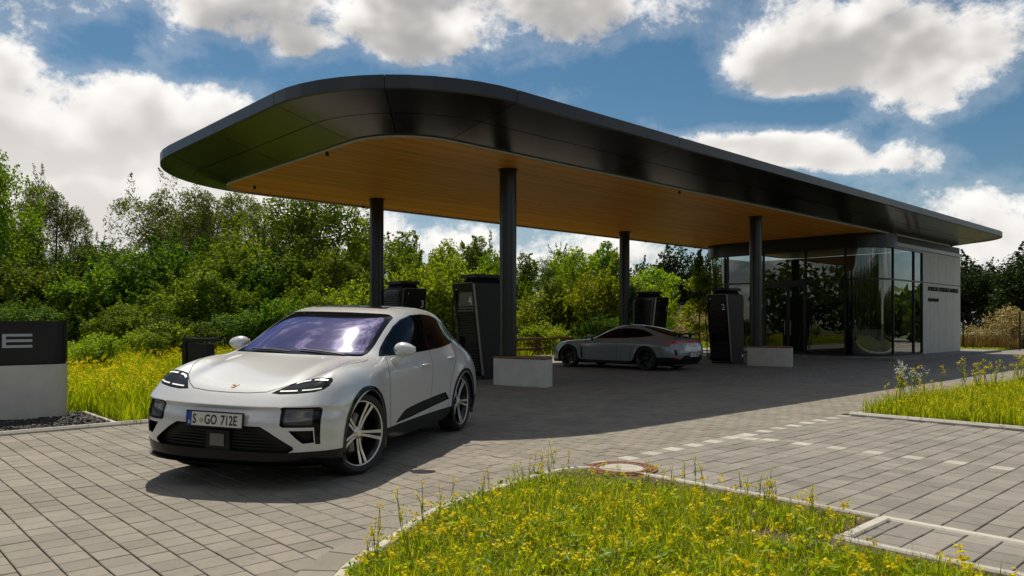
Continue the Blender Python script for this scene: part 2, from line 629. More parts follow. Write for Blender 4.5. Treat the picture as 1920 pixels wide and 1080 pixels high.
def driveway_pavers():
    out = []
    for i in range(-80, 64):
        u0 = i * 0.19
        off = 0.095 * (i % 2) + 0.012 * math.sin(i * 5.1)
        for j in range(-48, 54):
            v0 = V_PARK + j * 0.19 + off
            uc, vc = u0 + 0.095, v0 + 0.095
            ok, x, y = in_view(uc, vc)
            if not ok or (vc < V_PARK - .1 and is_park(uc, vc)) or (uc > -0.3 and vc < -7.9):
                continue
            a, b = v0, v0 + 0.19
            if uc > U_PARK and vc < V_PARK + 0.4:
                if b < V_PARK + 0.06:
                    continue
                if a < V_PARK + 0.06:
                    a = V_PARK
            if b - a > 0.03:
                out.append((u0, u0 + 0.19, a, b, 0.0085, 0.0065))
    return out


def parking_pavers():
    out = []
    for k in range(0, 40):
        v1 = V_PARK - 0.2 * k
        v0 = v1 - 0.2
        for i in range(-40, 40):
            u0 = i * 0.2 + (0.1 if k % 2 else 0.0) + 0.014
            uc, vc = u0 + 0.1, (v0 + v1) / 2
            ok, x, y = in_view(uc, vc)
            lo = U_PARK if k < 14 else -6.80
            if k == 14 and u0 < U_PARK:
                v1_, v0_ = -10.61, v0
                if u0 + 0.2 > U_PARK + 0.02:
                    v1_ = v1
            else:
                v1_, v0_ = v1, v0
            if not ok or u0 + 0.2 < lo + 0.03 or u0 > -0.3:
                continue
            a, b = max(u0, lo), min(u0 + 0.2, -0.235)
            white = (k == 0 and i % 2 == 0) or (k in (0, 1) and abs(uc + 3.40) < 0.12) or (k % 2 == 0 and k > 1 and abs(uc + 3.286) < 0.09)
            out.append((a, b, v0_, v1_, 0.0055, 0.009, white))
    return out


PAV_F = [(0, 1, 2, 3), (0, 4, 5, 1), (1, 5, 6, 2), (2, 6, 7, 3), (3, 7, 4, 0), (4, 8, 9, 5), (5, 9, 10, 6), (6, 10, 11, 7), (7, 11, 8, 4)]


def paver_verts(a, b, c=0.0045):
    """a, b: half sizes"""
    vs = []
    for ins, z in ((c, 0.0), (0.0, -c * 0.8), (0.0, -0.03)):
        vs += [(-a + ins, -b + ins, z), (a - ins, -b + ins, z), (a - ins, b - ins, z), (-a + ins, b - ins, z)]
    return vs


PROTO = {}


def lay(rects, root, mat, mat2, singles):
    rects = np.array(rects, dtype=float)
    uc, vc = (rects[:, 0] + rects[:, 1]) / 2, (rects[:, 2] + rects[:, 3]) / 2
    x = B0[0] + U[0] * uc + V[0] * vc
    y = B0[1] + U[1] * uc + V[1] * vc
    px, py = 960 + F * x / y, YH + F * H / y
    vis = (px > -20) & (px < 1940) & (py < 1095) & ~inside(ISLAND, x, y)
    order = np.argsort(np.where(vis, y, 1e3))
    single = set(order[:singles].tolist())
    white = rects[:, 6] > 0.5 if rects.shape[1] > 6 else np.zeros(len(rects), bool)
    allv, count = {False: [], True: []}, {False: 0, True: 0}
    for k in range(len(rects)):
        a = (rects[k, 1] - rects[k, 0] - rects[k, 4]) / 2
        b = (rects[k, 3] - rects[k, 2] - rects[k, 5]) / 2
        dz = rng.normal(0, 0.0011)
        if k in single:
            key = (round(a, 4), round(b, 4), bool(white[k]))
            if key not in PROTO:
                PROTO[key] = mesh_from('paver', paver_verts(a, b), PAV_F, mat2 if white[k] else mat)
            o = obj('paver', PROTO[key], root)
            o.location = (x[k], y[k], dz)
            o.rotation_euler = (rng.normal(0, 0.003), rng.normal(0, 0.003), UVANG + rng.normal(0, 0.006))
        else:
            vs = np.array(paver_verts(a, b))
            an = UVANG + rng.normal(0, 0.006)
            c, s = math.cos(an), math.sin(an)
            tx, ty = rng.normal(0, 0.003, 2)
            w_ = np.column_stack((x[k] + c * vs[:, 0] - s * vs[:, 1], y[k] + s * vs[:, 0] + c * vs[:, 1], vs[:, 2] + dz + tx * vs[:, 0] + ty * vs[:, 1]))
            allv[bool(white[k])].append(w_)
    for wflag, lst in allv.items():
        if not lst:
            continue
        n = len(lst)
        loops = (np.array(PAV_F).ravel()[None, :] + 12 * np.arange(n)[:, None]).ravel()
        me = fast_mesh('paver_field', np.concatenate(lst), np.full(n * 9, 4), mat2 if wflag else mat, loops)
        o = obj('white_paver_field' if wflag else 'paver_field', me, root)
        o['kind'] = 'stuff'


drive = driveway_pavers()
park = parking_pavers()
near_cells = {(math.floor((r[0] + r[1]) / 2), math.floor((r[2] + r[3]) / 2 - V_PARK)) for r in drive}
# joint bed below the near pavers, textured paving beyond
vs, fs = [], []
jv, jf = [], []
for i in range(-16, 60):
    for j in range(-9, 18):
        u0, v0 = i, V_PARK + j
        cor = [in_view(u0 + a, v0 + b, 2.5)[0] for a in (0, 1) for b in (0, 1)]
        ymin = min(XY(u0 + a, v0 + b)[1] for a in (0, 1) for b in (0, 1))
        near = (i, j) in near_cells and (all(cor) or ymin < 9)
        if v0 < V_PARK - 0.01 and u0 >= -7 and u0 < 0:
            continue                                   # parking bays
        q = [XY(u0, v0), XY(u0 + 1, v0), XY(u0 + 1, v0 + 1), XY(u0, v0 + 1)]
        tv, tf, z = (jv, jf, -0.016) if near else (vs, fs, -0.004)
        o0 = len(tv)
        tv += [(p[0], p[1], z) for p in q]
        tf.append((o0, o0 + 1, o0 + 2, o0 + 3))
driveway = tag(obj('driveway', mesh_from('driveway', jv, jf, M['joint'])), kind='structure')
obj('far_paving', mesh_from('far_paving', vs, fs, M['far_paving']), driveway)
lay(drive, driveway, M['paver'], M['paver'], 300)
pk = [XY(u, v) for u, v in ((-7.0, V_PARK), (-7.0, -16), (0, -16), (0, V_PARK))]
parking = tag(sheet('parking_bay_paving', pk, -0.016, M['joint']), kind='structure')
lay(park, parking, M['paver_grey'], M['paver_white'], 300)


# --- kerbs
def kerb(name, pts, wid, top, length=1.0, side=1, round_=0.012, bottom=-0.05, mat=None):
    """stones laid along a line, each its own piece; side +1 puts the stone to the left of the line"""
    mat = mat or M['kerbstone']
    pts = [np.array(p[:2], float) for p in pts]
    dense = [pts[0]]
    for a, b in zip(pts, pts[1:]):
        n = max(1, int(np.linalg.norm(b - a) / 0.12))
        dense += [a + (b - a) * k / n for k in range(1, n + 1)]
    s = [0.0]
    for a, b in zip(dense, dense[1:]):
        s.append(s[-1] + np.linalg.norm(b - a))
    root = None
    k = 0
    while k * length < s[-1] - 0.05:
        lo, hi = k * length + 0.003, min((k + 1) * length, s[-1]) - 0.003
        k += 1
        ts = [lo] + [x for x in s if lo + 0.02 < x < hi - 0.02] + [hi]
        ring = []
        for t_ in ts:
            i = min(max(int(np.searchsorted(s, t_)) - 1, 0), len(dense) - 2)
            f_ = (t_ - s[i]) / max(s[i + 1] - s[i], 1e-6)
            p = dense[i] * (1 - f_) + dense[i + 1] * f_
            i0, i1 = max(i - 1, 0), min(i + 2, len(dense) - 1)
            d = dense[i1] - dense[i0]
            d /= np.linalg.norm(d)
            nrm = np.array((-d[1], d[0])) * side
            prof = [(0, bottom), (0, top - round_), (round_, top), (wid - round_, top), (wid, top - round_), (wid, bottom)]
            ring.append([(p[0] + nrm[0] * a, p[1] + nrm[1] * a, z) for a, z in prof])
        n = 6
        vv = [q for r in ring for q in r]
        ff = []
        for i in range(len(ring) - 1):
            for j in range(n - 1):
                q = (i * n + j, (i + 1) * n + j, (i + 1) * n + j + 1, i * n + j + 1)
                ff.append(q if side < 0 else q[::-1])
        ff += [tuple(range(n)), tuple(range(len(vv) - n, len(vv)))[::-1]]
        me = mesh_from('kerb_stone', vv, ff, mat)
        if root is None:
            root = tag(obj(name, me), kind='structure')
        else:
            obj('kerb_stone', me, root)
    return root


kerb('kerb', island_left + tip[:1], 0.075, 0.018, 0.5, -1)
kerb('kerb', [tip[0], tip[1], np.array(XY(-6.045, -8.40)), np.array(XY(-6.045, -10.535))], 0.075, 0.018, 1.0, -1)
kerb('kerb', [XY(-6.02, -10.54), XY(-6.02, -14.0)], 0.085, 0.012, 1.0, -1)
kerb('kerb', [XY(-6.11, -10.62), XY(-6.78, -10.62)], 0.085, 0.020, 1.0, -1)
kerb('kerb', [XY(-6.785, -10.535), XY(-6.785, -14.0)], 0.075, 0.020, 1.0, -1)
kerb('kerb', [XY(-0.235, -7.85), XY(-0.235, -14.0)], 0.11, 0.055, 1.0, 1, 0.03)
kerb('kerb', [XY(-0.235, -7.85), XY(40, -7.85)], 0.10, 0.03, 1.0, -1, 0.012)
kerb('kerb', meadow_edge, 0.11, 0.05, 1.0, 1, 0.03)
GRAVEL_EDGE = [XY(-8.62, -1.46), XY(-8.60, 0.25), XY(-11.5, 0.6)]
kerb('kerb', GRAVEL_EDGE, 0.07, 0.045, 1.2, 1, 0.01)

# border course that follows the curved kerb of the grass island
border = tag(empty('paver_border'), kind='structure')
cl = [np.array(p) for p in island_left]
ss = np.cumsum([0] + [np.linalg.norm(b - a) for a, b in zip(cl, cl[1:])])


def along(t_, off):
    i = min(max(int(np.searchsorted(ss, t_)) - 1, 0), len(cl) - 2)
    f_ = (t_ - ss[i]) / (ss[i + 1] - ss[i])
    p = cl[i] * (1 - f_) + cl[i + 1] * f_
    d = cl[min(i + 2, len(cl) - 1)] - cl[max(i - 1, 0)]
    d /= np.linalg.norm(d)
    return p + np.array((-d[1], d[0])) * off


t_ = 0.3
while t_ < ss[-1] - 0.2:
    q = [along(t_ + 0.005, 0.004), along(t_ + 0.005, 0.215), along(t_ + 0.295, 0.215), along(t_ + 0.295, 0.004)]
    c = sum(q) / 4
    vv = [(*(c + (p - c) * 0.975), 0.006) for p in q] + [(*p, 0.002) for p in q] + [(*p, -0.03) for p in q]
    ff = [(3, 2, 1, 0)] + [(i, (i + 1) % 4, 4 + (i + 1) % 4, 4 + i) for i in range(4)] + [(4 + i, 4 + (i + 1) % 4, 8 + (i + 1) % 4, 8 + i) for i in range(4)]
    obj('paver', mesh_from('paver', vv, ff, M['paver']), border)
    t_ += 0.30

# --- soil of the planted areas
M['soil_green'] = principled('meadow_soil', (0.055, 0.06, 0.018), 0.95, var=0.5, var_scale=3)
tag(sheet('flower_bed_ground', ISLAND, 0.006, M['soil']), kind='structure')
tag(sheet('lawn_ground', LAWN_R, 0.03, M['soil_green']), kind='structure')
tag(sheet('meadow_ground', MEADOW, 0.012, M['soil_green']), kind='structure')
tag(sheet('far_lawn_ground', LAWN_FAR, 0.03, M['soil_green']), kind='structure')

# --- dark gravel round the sign
GRAVEL = [XY(-8.66, -1.44), XY(-8.66, 0.22), XY(-13.5, 0.6), XY(-13.5, -1.44)]
gb = tag(sheet('gravel_bed', GRAVEL, 0.022, principled('gravel_bed', (0.03, 0.028, 0.026), 0.9, var=0.5, var_scale=30)), kind='structure')
st = []
N = 5200
gx = rng.uniform(-9.5, -5.0, N * 6)
gy = rng.uniform(7.4, 12.5, N * 6)
ok = inside(GRAVEL, gx, gy)
gx, gy = gx[ok][:N], gy[ok][:N]
cube = np.array([(x, y, z) for z in (-1, 1) for x, y in ((-1, -1), (1, -1), (1, 1), (-1, 1))], float)
cf = np.array([(3, 2, 1, 0), (4, 5, 6, 7), (0, 1, 5, 4), (1, 2, 6, 5), (2, 3, 7, 6), (3, 0, 4, 7)])
vs = cube[None] * rng.uniform(0.008, 0.02, (len(gx), 1, 3)) * (1 + rng.normal(0, 0.22, (len(gx), 8, 3)))
an = rng.uniform(0, 6.28, len(gx))
c, s = np.cos(an)[:, None], np.sin(an)[:, None]
vs = np.stack((vs[..., 0] * c - vs[..., 1] * s, vs[..., 0] * s + vs[..., 1] * c, vs[..., 2]), -1)
vs += np.stack((gx, gy, np.full(len(gx), 0.03)), -1)[:, None]
lp = (cf.ravel()[None] + 8 * np.arange(len(gx))[:, None]).ravel()
gmn, gt2, go2 = mat_new('gravel_stone')
gpp = gt2.n('ShaderNodeBsdfPrincipled')
gt2.link(gt2.ramp(island_random(gt2), [(0, (0.02, 0.019, 0.018)), (0.7, (0.055, 0.052, 0.05)), (1, (0.12, 0.11, 0.10))]), gpp.inputs['Base Color'])
gpp.inputs['Roughness'].default_value = 0.8
gt2.link(gpp.outputs[0], go2.inputs[0])
tag(obj('gravel', fast_mesh('gravel', vs.reshape(-1, 3), np.full(len(gx) * 6, 4), gmn, lp)), 'dark crushed gravel in the bed round the sign', 'gravel', kind='stuff')

# --- manhole in the paving behind the flower bed
mh = G(1166, 880)
cover = MB().lathe([(0.0, 0.014), (0.20, 0.014), (0.212, 0.010), (0.212, -0.02)], 48).build('manhole_cover', M['concrete_cover'])
cover.location = (mh[0], mh[1], 0.004)
tag(cover, 'round manhole cover with pale concrete centre and rusty iron rim, behind the flower bed', 'manhole')
MB().lathe([(0.216, -0.02), (0.216, 0.016), (0.25, 0.018), (0.255, 0.010), (0.275, 0.010), (0.28, 0.018), (0.295, 0.018), (0.30, 0.009), (0.315, 0.009), (0.32, 0.014), (0.338, 0.012), (0.34, -0.02)], 64).build('iron_rim', M['rust'], cover)

# ================================================================== canopy
Z_SOF, Z_EDGE0, Z_EDGE1 = 4.925, 5.20, 5.40


def rrect(u0, u1, v0, v1, r, ncorner=12, nside=(24, 10, 24, 10)):
    """rounded rectangle, anticlockwise from the near-left corner's end; r = near-left, near-right, far-right, far-left.  Equal counts give matching points."""
    pts = []
    cs = [(u0 + r[0], v0 + r[0], 180), (u1 - r[1], v0 + r[1], 270), (u1 - r[2], v1 - r[2], 0), (u0 + r[3], v1 - r[3], 90)]
    for k in range(4):
        cu_, cv_, a0 = cs[k]
        for i in range(ncorner + 1):
            a = R(a0 + 90 * i / ncorner)
            pts.append((cu_ + r[k] * math.cos(a), cv_ + r[k] * math.sin(a)))
        nu, nv_, na = cs[(k + 1) % 4]
        e = (nu + r[(k + 1) % 4] * math.cos(R(na)), nv_ + r[(k + 1) % 4] * math.sin(R(na)))
        s_ = pts[-1]
        for i in range(1, nside[k]):
            f_ = i / nside[k]
            pts.append((s_[0] + (e[0] - s_[0]) * f_, s_[1] + (e[1] - s_[1]) * f_))
    return pts


OUT = rrect(-5.83, 28.9, -3.32, 8.75, (3.0, 3.0, 2.5, 3.8))
SOF = rrect(-4.05, 27.2, -1.27, 7.0, (1.35, 1.2, 1.0, 1.2))
NP = len(OUT)
canopy = tag(empty('canopy', (*XY(0, 0), 0)), 'long black flat canopy with rounded ends and timber soffit on four columns', 'canopy')
CX, CY = canopy.location[0], canopy.location[1]


def loc(u, v, z):
    p = XY(u, v)
    return (p[0] - CX, p[1] - CY, z)


def lerp2(a, b, t_):
    return (a[0] + (b[0] - a[0]) * t_, a[1] + (b[1] - a[1]) * t_)


def strip_panel(name, i0, i1, t0, t1, mat, parent, gap=0.008):
    """panel of the sloping underside between outline points i0..i1 and from t0 (soffit edge) to t1 (outer edge)"""
    vv, ff = [], []
    n = i1 - i0
    for k in range(n + 1):
        a, b = SOF[(i0 + k) % NP], OUT[(i0 + k) % NP]
        if k == 0 or k == n:                       # open the joint
            j = (i0 + k + (1 if k == 0 else -1)) % NP
            da = math.hypot(SOF[j][0] - a[0], SOF[j][1] - a[1]) or 1
            db = math.hypot(OUT[j][0] - b[0], OUT[j][1] - b[1]) or 1
            a, b = lerp2(a, SOF[j], gap / da), lerp2(b, OUT[j], gap / db)
        for t_ in (t0 + 0.005, t1 - 0.005):
            q = lerp2(a, b, t_)
            vv.append(loc(q[0], q[1], Z_SOF + (Z_EDGE0 - Z_SOF) * t_))
    for k in range(n):
        ff.append((2 * k, 2 * k + 1, 2 * k + 3, 2 * k + 2))
    o = obj(name, mesh_from(name, vv, ff, mat, smooth=True), parent)
    return o


# joints: the straight runs are cut every fourth point or so, corners into two
cuts = []
i = 0
for k, ns in enumerate((24, 10, 24, 10)):
    cuts += [i, i + 6]
    i += 12
    step = 4 if ns == 24 else 5
    cuts += [i + j for j in range(0, ns, step)]
    i += ns
cuts = sorted(set(c % NP for c in cuts))
for a, b in zip(cuts, cuts[1:] + [cuts[0] + NP]):
    strip_panel('underside_panel', a, b, 0.0, 0.5, M['panel_black'], canopy)
    strip_panel('underside_panel', a, b, 0.5, 1.0, M['panel_black'], canopy)
    # fascia band
    vv, ff = [], []
    n = b - a
    for k in range(n + 1):
        p = OUT[(a + k) % NP]
        if k in (0, n):
            j = (a + k + (1 if k == 0 else -1)) % NP
            d = math.hypot(OUT[j][0] - p[0], OUT[j][1] - p[1]) or 1
            p = lerp2(p, OUT[j], 0.006 / d)
        q = lerp2(p, (12, 2.7), 0.004)
        vv += [loc(*p, Z_EDGE0 - 0.012), loc(*p, Z_EDGE1), loc(*q, Z_EDGE1 + 0.012), loc(*lerp2(p, SOF[(a + k) % NP], 0.06), Z_EDGE0 - 0.012)]
    for k in range(n):
        o4 = 4 * k
        ff += [(o4, o4 + 4, o4 + 5, o4 + 1), (o4 + 1, o4 + 5, o4 + 6, o4 + 2), (o4 + 3, o4 + 7, o4 + 4, o4)]
    obj('fascia_panel', mesh_from('fascia_panel', vv, ff, M['fascia'], smooth=False), canopy)
# dark carcass behind the panels, roof sheet, pale edge trim along the soffit
vv = [loc(*lerp2(SOF[k], OUT[k], -0.02), Z_SOF + 0.04) for k in range(NP)] + [loc(*lerp2(SOF[k], OUT[k], 0.97), Z_EDGE0 + 0.03) for k in range(NP)] + \
     [loc(*lerp2(SOF[k], OUT[k], 0.985), Z_EDGE1 - 0.01) for k in range(NP)]
ff = [(k, (k + 1) % NP, NP + (k + 1) % NP, NP + k)[::-1] for k in range(NP)] + [(NP + k, NP + (k + 1) % NP, 2 * NP + (k + 1) % NP, 2 * NP + k) for k in range(NP)] + \
     [tuple(range(2 * NP, 3 * NP)), tuple(range(NP - 1, -1, -1))]
obj('carcass', mesh_from('carcass', vv, ff, M['dark']), canopy)
MB().tube([loc(*lerp2(SOF[k % NP], OUT[k % NP], 0.004), Z_SOF - 0.014) for k in range(NP + 1)], 0.026, 6, False).build('soffit_trim', principled('soffit_trim', (0.55, 0.54, 0.50), 0.4, metal=0.2), canopy, True)

# timber soffit: boards along the canopy
wm, wt, wout = mat_new('soffit_timber')
wp = wt.n('ShaderNodeBsdfPrincipled')
wtc = wt.n('ShaderNodeTexCoord')
wmap = wt.n('ShaderNodeMapping')
wmap.inputs['Rotation'].default_value = (0, 0, -UVANG)
wt.link(wtc.outputs['Object'], wmap.inputs['Vector'])
st_ = wt.vmath('MULTIPLY', wmap.outputs[0], (0.55, 16.0, 1.0))
gr = wt.noise(st_, 2.2, 6.0, 0.62, 0.4)
wr = island_random(wt)
wc = wt.mix(wt.smooth(gr, 0.25, 0.75), (0.80, 0.275, 0.034), (0.98, 0.455, 0.070))
wc = wt.mix(1.0, wc, wt.ramp(wr, [(0, (0.80, 0.78, 0.74)), (1, (1.15, 1.15, 1.15))]), 'MULTIPLY')
wt.link(wc, wp.inputs['Base Color'])
wp.inputs['Roughness'].default_value = 0.42
wp.inputs['Specular IOR Level'].default_value = 0.4
wt.link(wp.outputs[0], wout.inputs[0])
PITCH = 0.115


def span_at(v):
    """u range of the soffit outline at this v"""
    us = []
    for k in range(NP):
        a, b = SOF[k], SOF[(k + 1) % NP]
        if (a[1] - v) * (b[1] - v) <= 0 and a[1] != b[1]:
            us.append(a[0] + (b[0] - a[0]) * (v - a[1]) / (b[1] - a[1]))
    return (min(us), max(us)) if len(us) >= 2 else None


v_ = -1.27 + 0.03
k = 0
while v_ + PITCH < 7.0:
    a, b = span_at(v_ + 0.012), span_at(v_ + PITCH - 0.012)
    if a and b:
        # real boards are shorter than the canopy: one butt joint per row, staggered
        joint = 4.0 + (k * 7.3) % 15.0
        for lo_a, hi_a, lo_b, hi_b in ((a[0], joint, b[0], joint), (joint + 0.006, a[1], joint + 0.006, b[1])):
            vv = [loc(lo_a + 0.02, v_, Z_SOF), loc(hi_a - 0.002, v_, Z_SOF), loc(hi_b - 0.002, v_ + PITCH - 0.009, Z_SOF), loc(lo_b + 0.02, v_ + PITCH - 0.009, Z_SOF)]
            vv += [(p[0], p[1], p[2] + 0.03) for p in vv]
            obj('soffit_board', mesh_from('soffit_board', vv, [(3, 2, 1, 0), (0, 1, 5, 4), (1, 2, 6, 5), (2, 3, 7, 6), (3, 0, 4, 7)], wm), canopy)
    v_ += PITCH
    k += 1
# small spotlights under the edge
for u, v in ((-3.4, 5.9), (-3.95, 1.2), (0.4, 6.85), (6.0, 6.85), (5.2, -1.1), (14.3, 6.85), (18.0, 6.85), (22.6, -1.15)):
    p = loc(u, v, 0)
    MB().lathe([(0, -0.085), (0.034, -0.085), (0.04, -0.035), (0.02, -0.03), (0.02, 0)], 12, m=Matrix.Translation((p[0], p[1], Z_SOF))).build('spotlight', M['dark'], canopy, True)
# lightning rods on the roof
for u in (2.2, 9.5, 17.0):
    p = loc(u, -2.6, 0)
    MB().tube([(p[0], p[1], Z_EDGE1 - 0.02), (p[0], p[1], Z_EDGE1 + 0.5)], 0.004, 5).build('lightning_rod', M['sign_grey'], canopy)

# columns stand in planters or on the paving: things of their own
COLUMNS = [((0, 0), 'black round column at charger number 4, rising from the plinth nearest the white car'), ((11.15, 0), 'black round column at charger number 2, in front of the pavilion glass'),
           ((0.05, 5.57), 'black round column beside charger number 3, behind the white car'), ((11.25, 5.57), 'black round column beside charger number 1, behind the grey car')]
for (u, v), lab in COLUMNS:
    p = XY(u, v)
    c = MB().lathe([(0.195, 0.0), (0.195, Z_SOF - 0.002)], 40).build('column', M['column'], None, True)
    c.location = (p[0], p[1], 0)
    tag(c, lab, 'column', 'canopy columns', 'thing')
    MB().lathe([(0.196, 0.0), (0.25, 0.0), (0.25, 0.02), (0.2, 0.025)], 32).build('base_collar', M['dark'], c)
    MB().lathe([(0.196, Z_SOF - 0.012), (0.23, Z_SOF - 0.012), (0.23, Z_SOF - 0.002)], 32).build('head_collar', M['dark'], c)


# plinth bench at the two near columns: white concrete block, flat to the road and round behind, with a timber seat
def plinth(u, v, label):
    p = XY(u, v)
    r_ = empty('plinth_bench', (p[0], p[1], 0), math.atan2(-0.585, 0.81))
    tag(r_, label, 'plinth', 'plinth benches at the columns')
    # local x along the front, y away from the road; the column stands at the origin
    x0, x1, yf, dep = -0.17, 1.25, -0.33, 0.82

    def outline(e):
        pts = []
        for k in range(13):                            # front, very slightly bowed
            t_ = k / 12
            pts.append((x0 - e + (x1 - x0 + 2 * e) * t_, yf - e - 0.05 * math.sin(math.pi * t_)))
        for k in range(1, 20):                         # back
            a = math.pi * k / 20
            pts.append(((x0 + x1) / 2 + (x1 - x0 + 2 * e) / 2 * math.cos(a), yf - e + (dep + 2 * e) * math.sin(a)))
        return pts
    MB().prism(outline(0), 0.0, 0.60).build('body', M['concrete_white'], r_, True, angle=30)
    MB().prism(outline(-0.02), 0.602, 0.612).build('shadow_gap', M['dark'], r_)
    out = outline(0.015)

    def span(x):
        ys_ = []
        for a, b in zip(out, out[1:] + out[:1]):
            if (a[0] - x) * (b[0] - x) <= 0 and a[0] != b[0]:
                ys_.append(a[1] + (b[1] - a[1]) * (x - a[0]) / (b[0] - a[0]))
        return min(ys_), max(ys_)
    xs = np.linspace(x0 - 0.012, x1 + 0.012, 15)
    for a, b in zip(xs, xs[1:]):
        a, b = a + 0.004, b - 0.004
        ya, yb = span(a), span(b)
        MB().prism([(a, ya[0]), (b, yb[0]), (b, yb[1]), (a, ya[1])], 0.614, 0.640).build('seat_slat', M['seat_wood'], r_)
    return r_


M['seat_wood'] = principled('seat_timber', (0.27, 0.13, 0.05), 0.6, var=0.3, var_scale=10)
plinth(0, 0, 'pale plinth bench with timber top, right behind the white car')
plinth(11.15, 0, 'pale plinth bench with timber top in front of the pavilion doors')

# ================================================================== glass pavilion under the far end of the canopy
BU0, BU1, BV0, BV1, BR = 18.2, 27.75, -1.25, 6.7, 1.3
ZB, ZG1, ZT = 0.10, 4.36, 4.62
bld = tag(empty('pavilion', (*XY(BU0, BV0), 0), UVANG), 'glazed pavilion with rounded glass corners and a pale panelled end wall under the canopy', 'building')


def bl(u, v, z):
    return (u - BU0, v - BV0, z)


def bprism(name, pts, z0, z1, mat, parent=None):
    return MB().prism([(p[0] - BU0, p[1] - BV0) for p in pts], z0, z1).build(name, mat, parent if parent is not None else bld)


M['pane'] = glass_mat('pavilion_glass', (0.50, 0.54, 0.52), 0.0, 1.55, 2.3, (0.92, 0.97, 0.95))
M['frame'] = principled('window_frame', (0.012, 0.012, 0.013), 0.35, metal=0.2)

M['coping'] = principled('coping_metal', (0.26, 0.27, 0.28), 0.4, metal=0.5)
# pavement round it
walk = [XY(u, v) for u, v in ((17.2, -2.2), (30.6, -2.2), (31.2, -1.6), (31.2, 9.3), (17.2, 9.3))]
wo_ = tag(obj('walkway', mesh_from('walkway', [(*p, 0.10) for p in walk] + [(*p, -0.05) for p in walk], [(0, 1, 2, 3, 4)] + [(i, 5 + i, 5 + (i + 1) % 5, (i + 1) % 5) for i in range(5)], principled('walkway_slab', (0.20, 0.195, 0.185), 0.85, var=0.2, var_scale=2))), kind='structure')

# white end wall panels: five wide, two high
u_w0 = 22.70
pw = (BU1 - u_w0) / 5
for k in range(5):
    for z0, z1 in ((ZB, 3.12), (3.15, 4.46)):
        a, b = u_w0 + pw * k + 0.009, u_w0 + pw * (k + 1) - 0.009
        bprism('wall_panel', [(a, BV0), (b, BV0), (b, BV0 + 0.09), (a, BV0 + 0.09)], z0, z1, M['wall_white'])
bprism('wall', [(u_w0 + 0.01, BV0 + 0.095), (BU1, BV0 + 0.095), (BU1, BV1), (BU1 - 0.25, BV1), (BU1 - 0.25, BV0 + 0.3), (u_w0 + 0.01, BV0 + 0.3)], ZB, 4.46, principled('wall_core', (0.06, 0.06, 0.06), 0.8))
bprism('coping', [(19.6, BV0 - 0.05), (BU1 + 0.06, BV0 - 0.05), (BU1 + 0.06, BV0 + 0.4), (19.6, BV0 + 0.4)], 4.475, ZT, M['coping'])
bprism('coping', [(BU1 - 0.3, BV0 + 0.41), (BU1 + 0.06, BV0 + 0.41), (BU1 + 0.06, BV1), (BU1 - 0.3, BV1)], 4.475, ZT, M['coping'])
bprism('back_wall', [(20.0, BV1 - 0.2), (BU1 - 0.26, BV1 - 0.2), (BU1 - 0.26, BV1), (20.0, BV1)], ZB, 4.45, principled('inner_wall', (0.20, 0.18, 0.15), 0.8))
bprism('inner_wall', [(22.5, BV0 + 0.31), (22.65, BV0 + 0.31), (22.65, BV1 - 0.21), (22.5, BV1 - 0.21)], ZB, 4.45, principled('lounge_wall', (0.10, 0.09, 0.075), 0.8))
bprism('floor', [(BU0 + 0.15, BV0 + 1.2), (BU0 + 1.2, BV0 + 0.15), (22.4, BV0 + 0.15), (22.4, BV1 - 0.3), (BU0 + 1.2, BV1 - 0.3), (BU0 + 0.15, BV1 - 1.2)], ZB + 0.002, ZB + 0.02, principled('lounge_floor', (0.12, 0.11, 0.10), 0.4))


def barc(cu_, cv_, r, a0, a1, n):
    return [(cu_ + r * math.cos(R(a0 + (a1 - a0) * k / n)), cv_ + r * math.sin(R(a0 + (a1 - a0) * k / n))) for k in range(n + 1)]


# outline of the glass: far-left corner, left face, near-left corner, near face
near_arc = barc(BU0 + BR, BV0 + BR, BR, 180, 270, 14)
far_arc = barc(BU0 + BR, BV1 - BR, BR, 90, 180, 14)


def pane(name, pts, z0, z1, parent=None, mat=None):
    n = len(pts)
    vv = [bl(p[0], p[1], z) for z in (z0, z1) for p in pts]
    ff = [(k, k + 1, n + k + 1, n + k) for k in range(n - 1)]
    return obj(name, mesh_from(name, vv, ff, mat or M['pane'], smooth=True), parent if parent is not None else bld)


def ring_bar(name, pts, z0, z1, depth, mat):
    """bar that follows the glass line, proud of it on both sides"""
    L_, R_ = [], []
    for k, p in enumerate(pts):
        a, b = pts[max(k - 1, 0)], pts[min(k + 1, len(pts) - 1)]
        d = math.hypot(b[0] - a[0], b[1] - a[1])
        nx, ny = -(b[1] - a[1]) / d, (b[0] - a[0]) / d
        L_.append((p[0] + nx * depth / 2, p[1] + ny * depth / 2))
        R_.append((p[0] - nx * depth / 2, p[1] - ny * depth / 2))
    n = len(pts)
    vv = [bl(*p, z) for z in (z0, z1) for p in L_] + [bl(*p, z) for z in (z0, z1) for p in R_]
    ff = []
    for k in range(n - 1):
        ff += [(k, n + k, n + k + 1, k + 1), (2 * n + k, 2 * n + k + 1, 3 * n + k + 1, 3 * n + k), (n + k, 3 * n + k, 3 * n + k + 1, n + k + 1), (k, k + 1, 2 * n + k + 1, 2 * n + k)]
    ff += [(0, 2 * n, 3 * n, n), (n - 1, 2 * n - 1, 4 * n - 1, 3 * n - 1)]
    return obj(name, mesh_from(name, vv, ff, mat), bld)


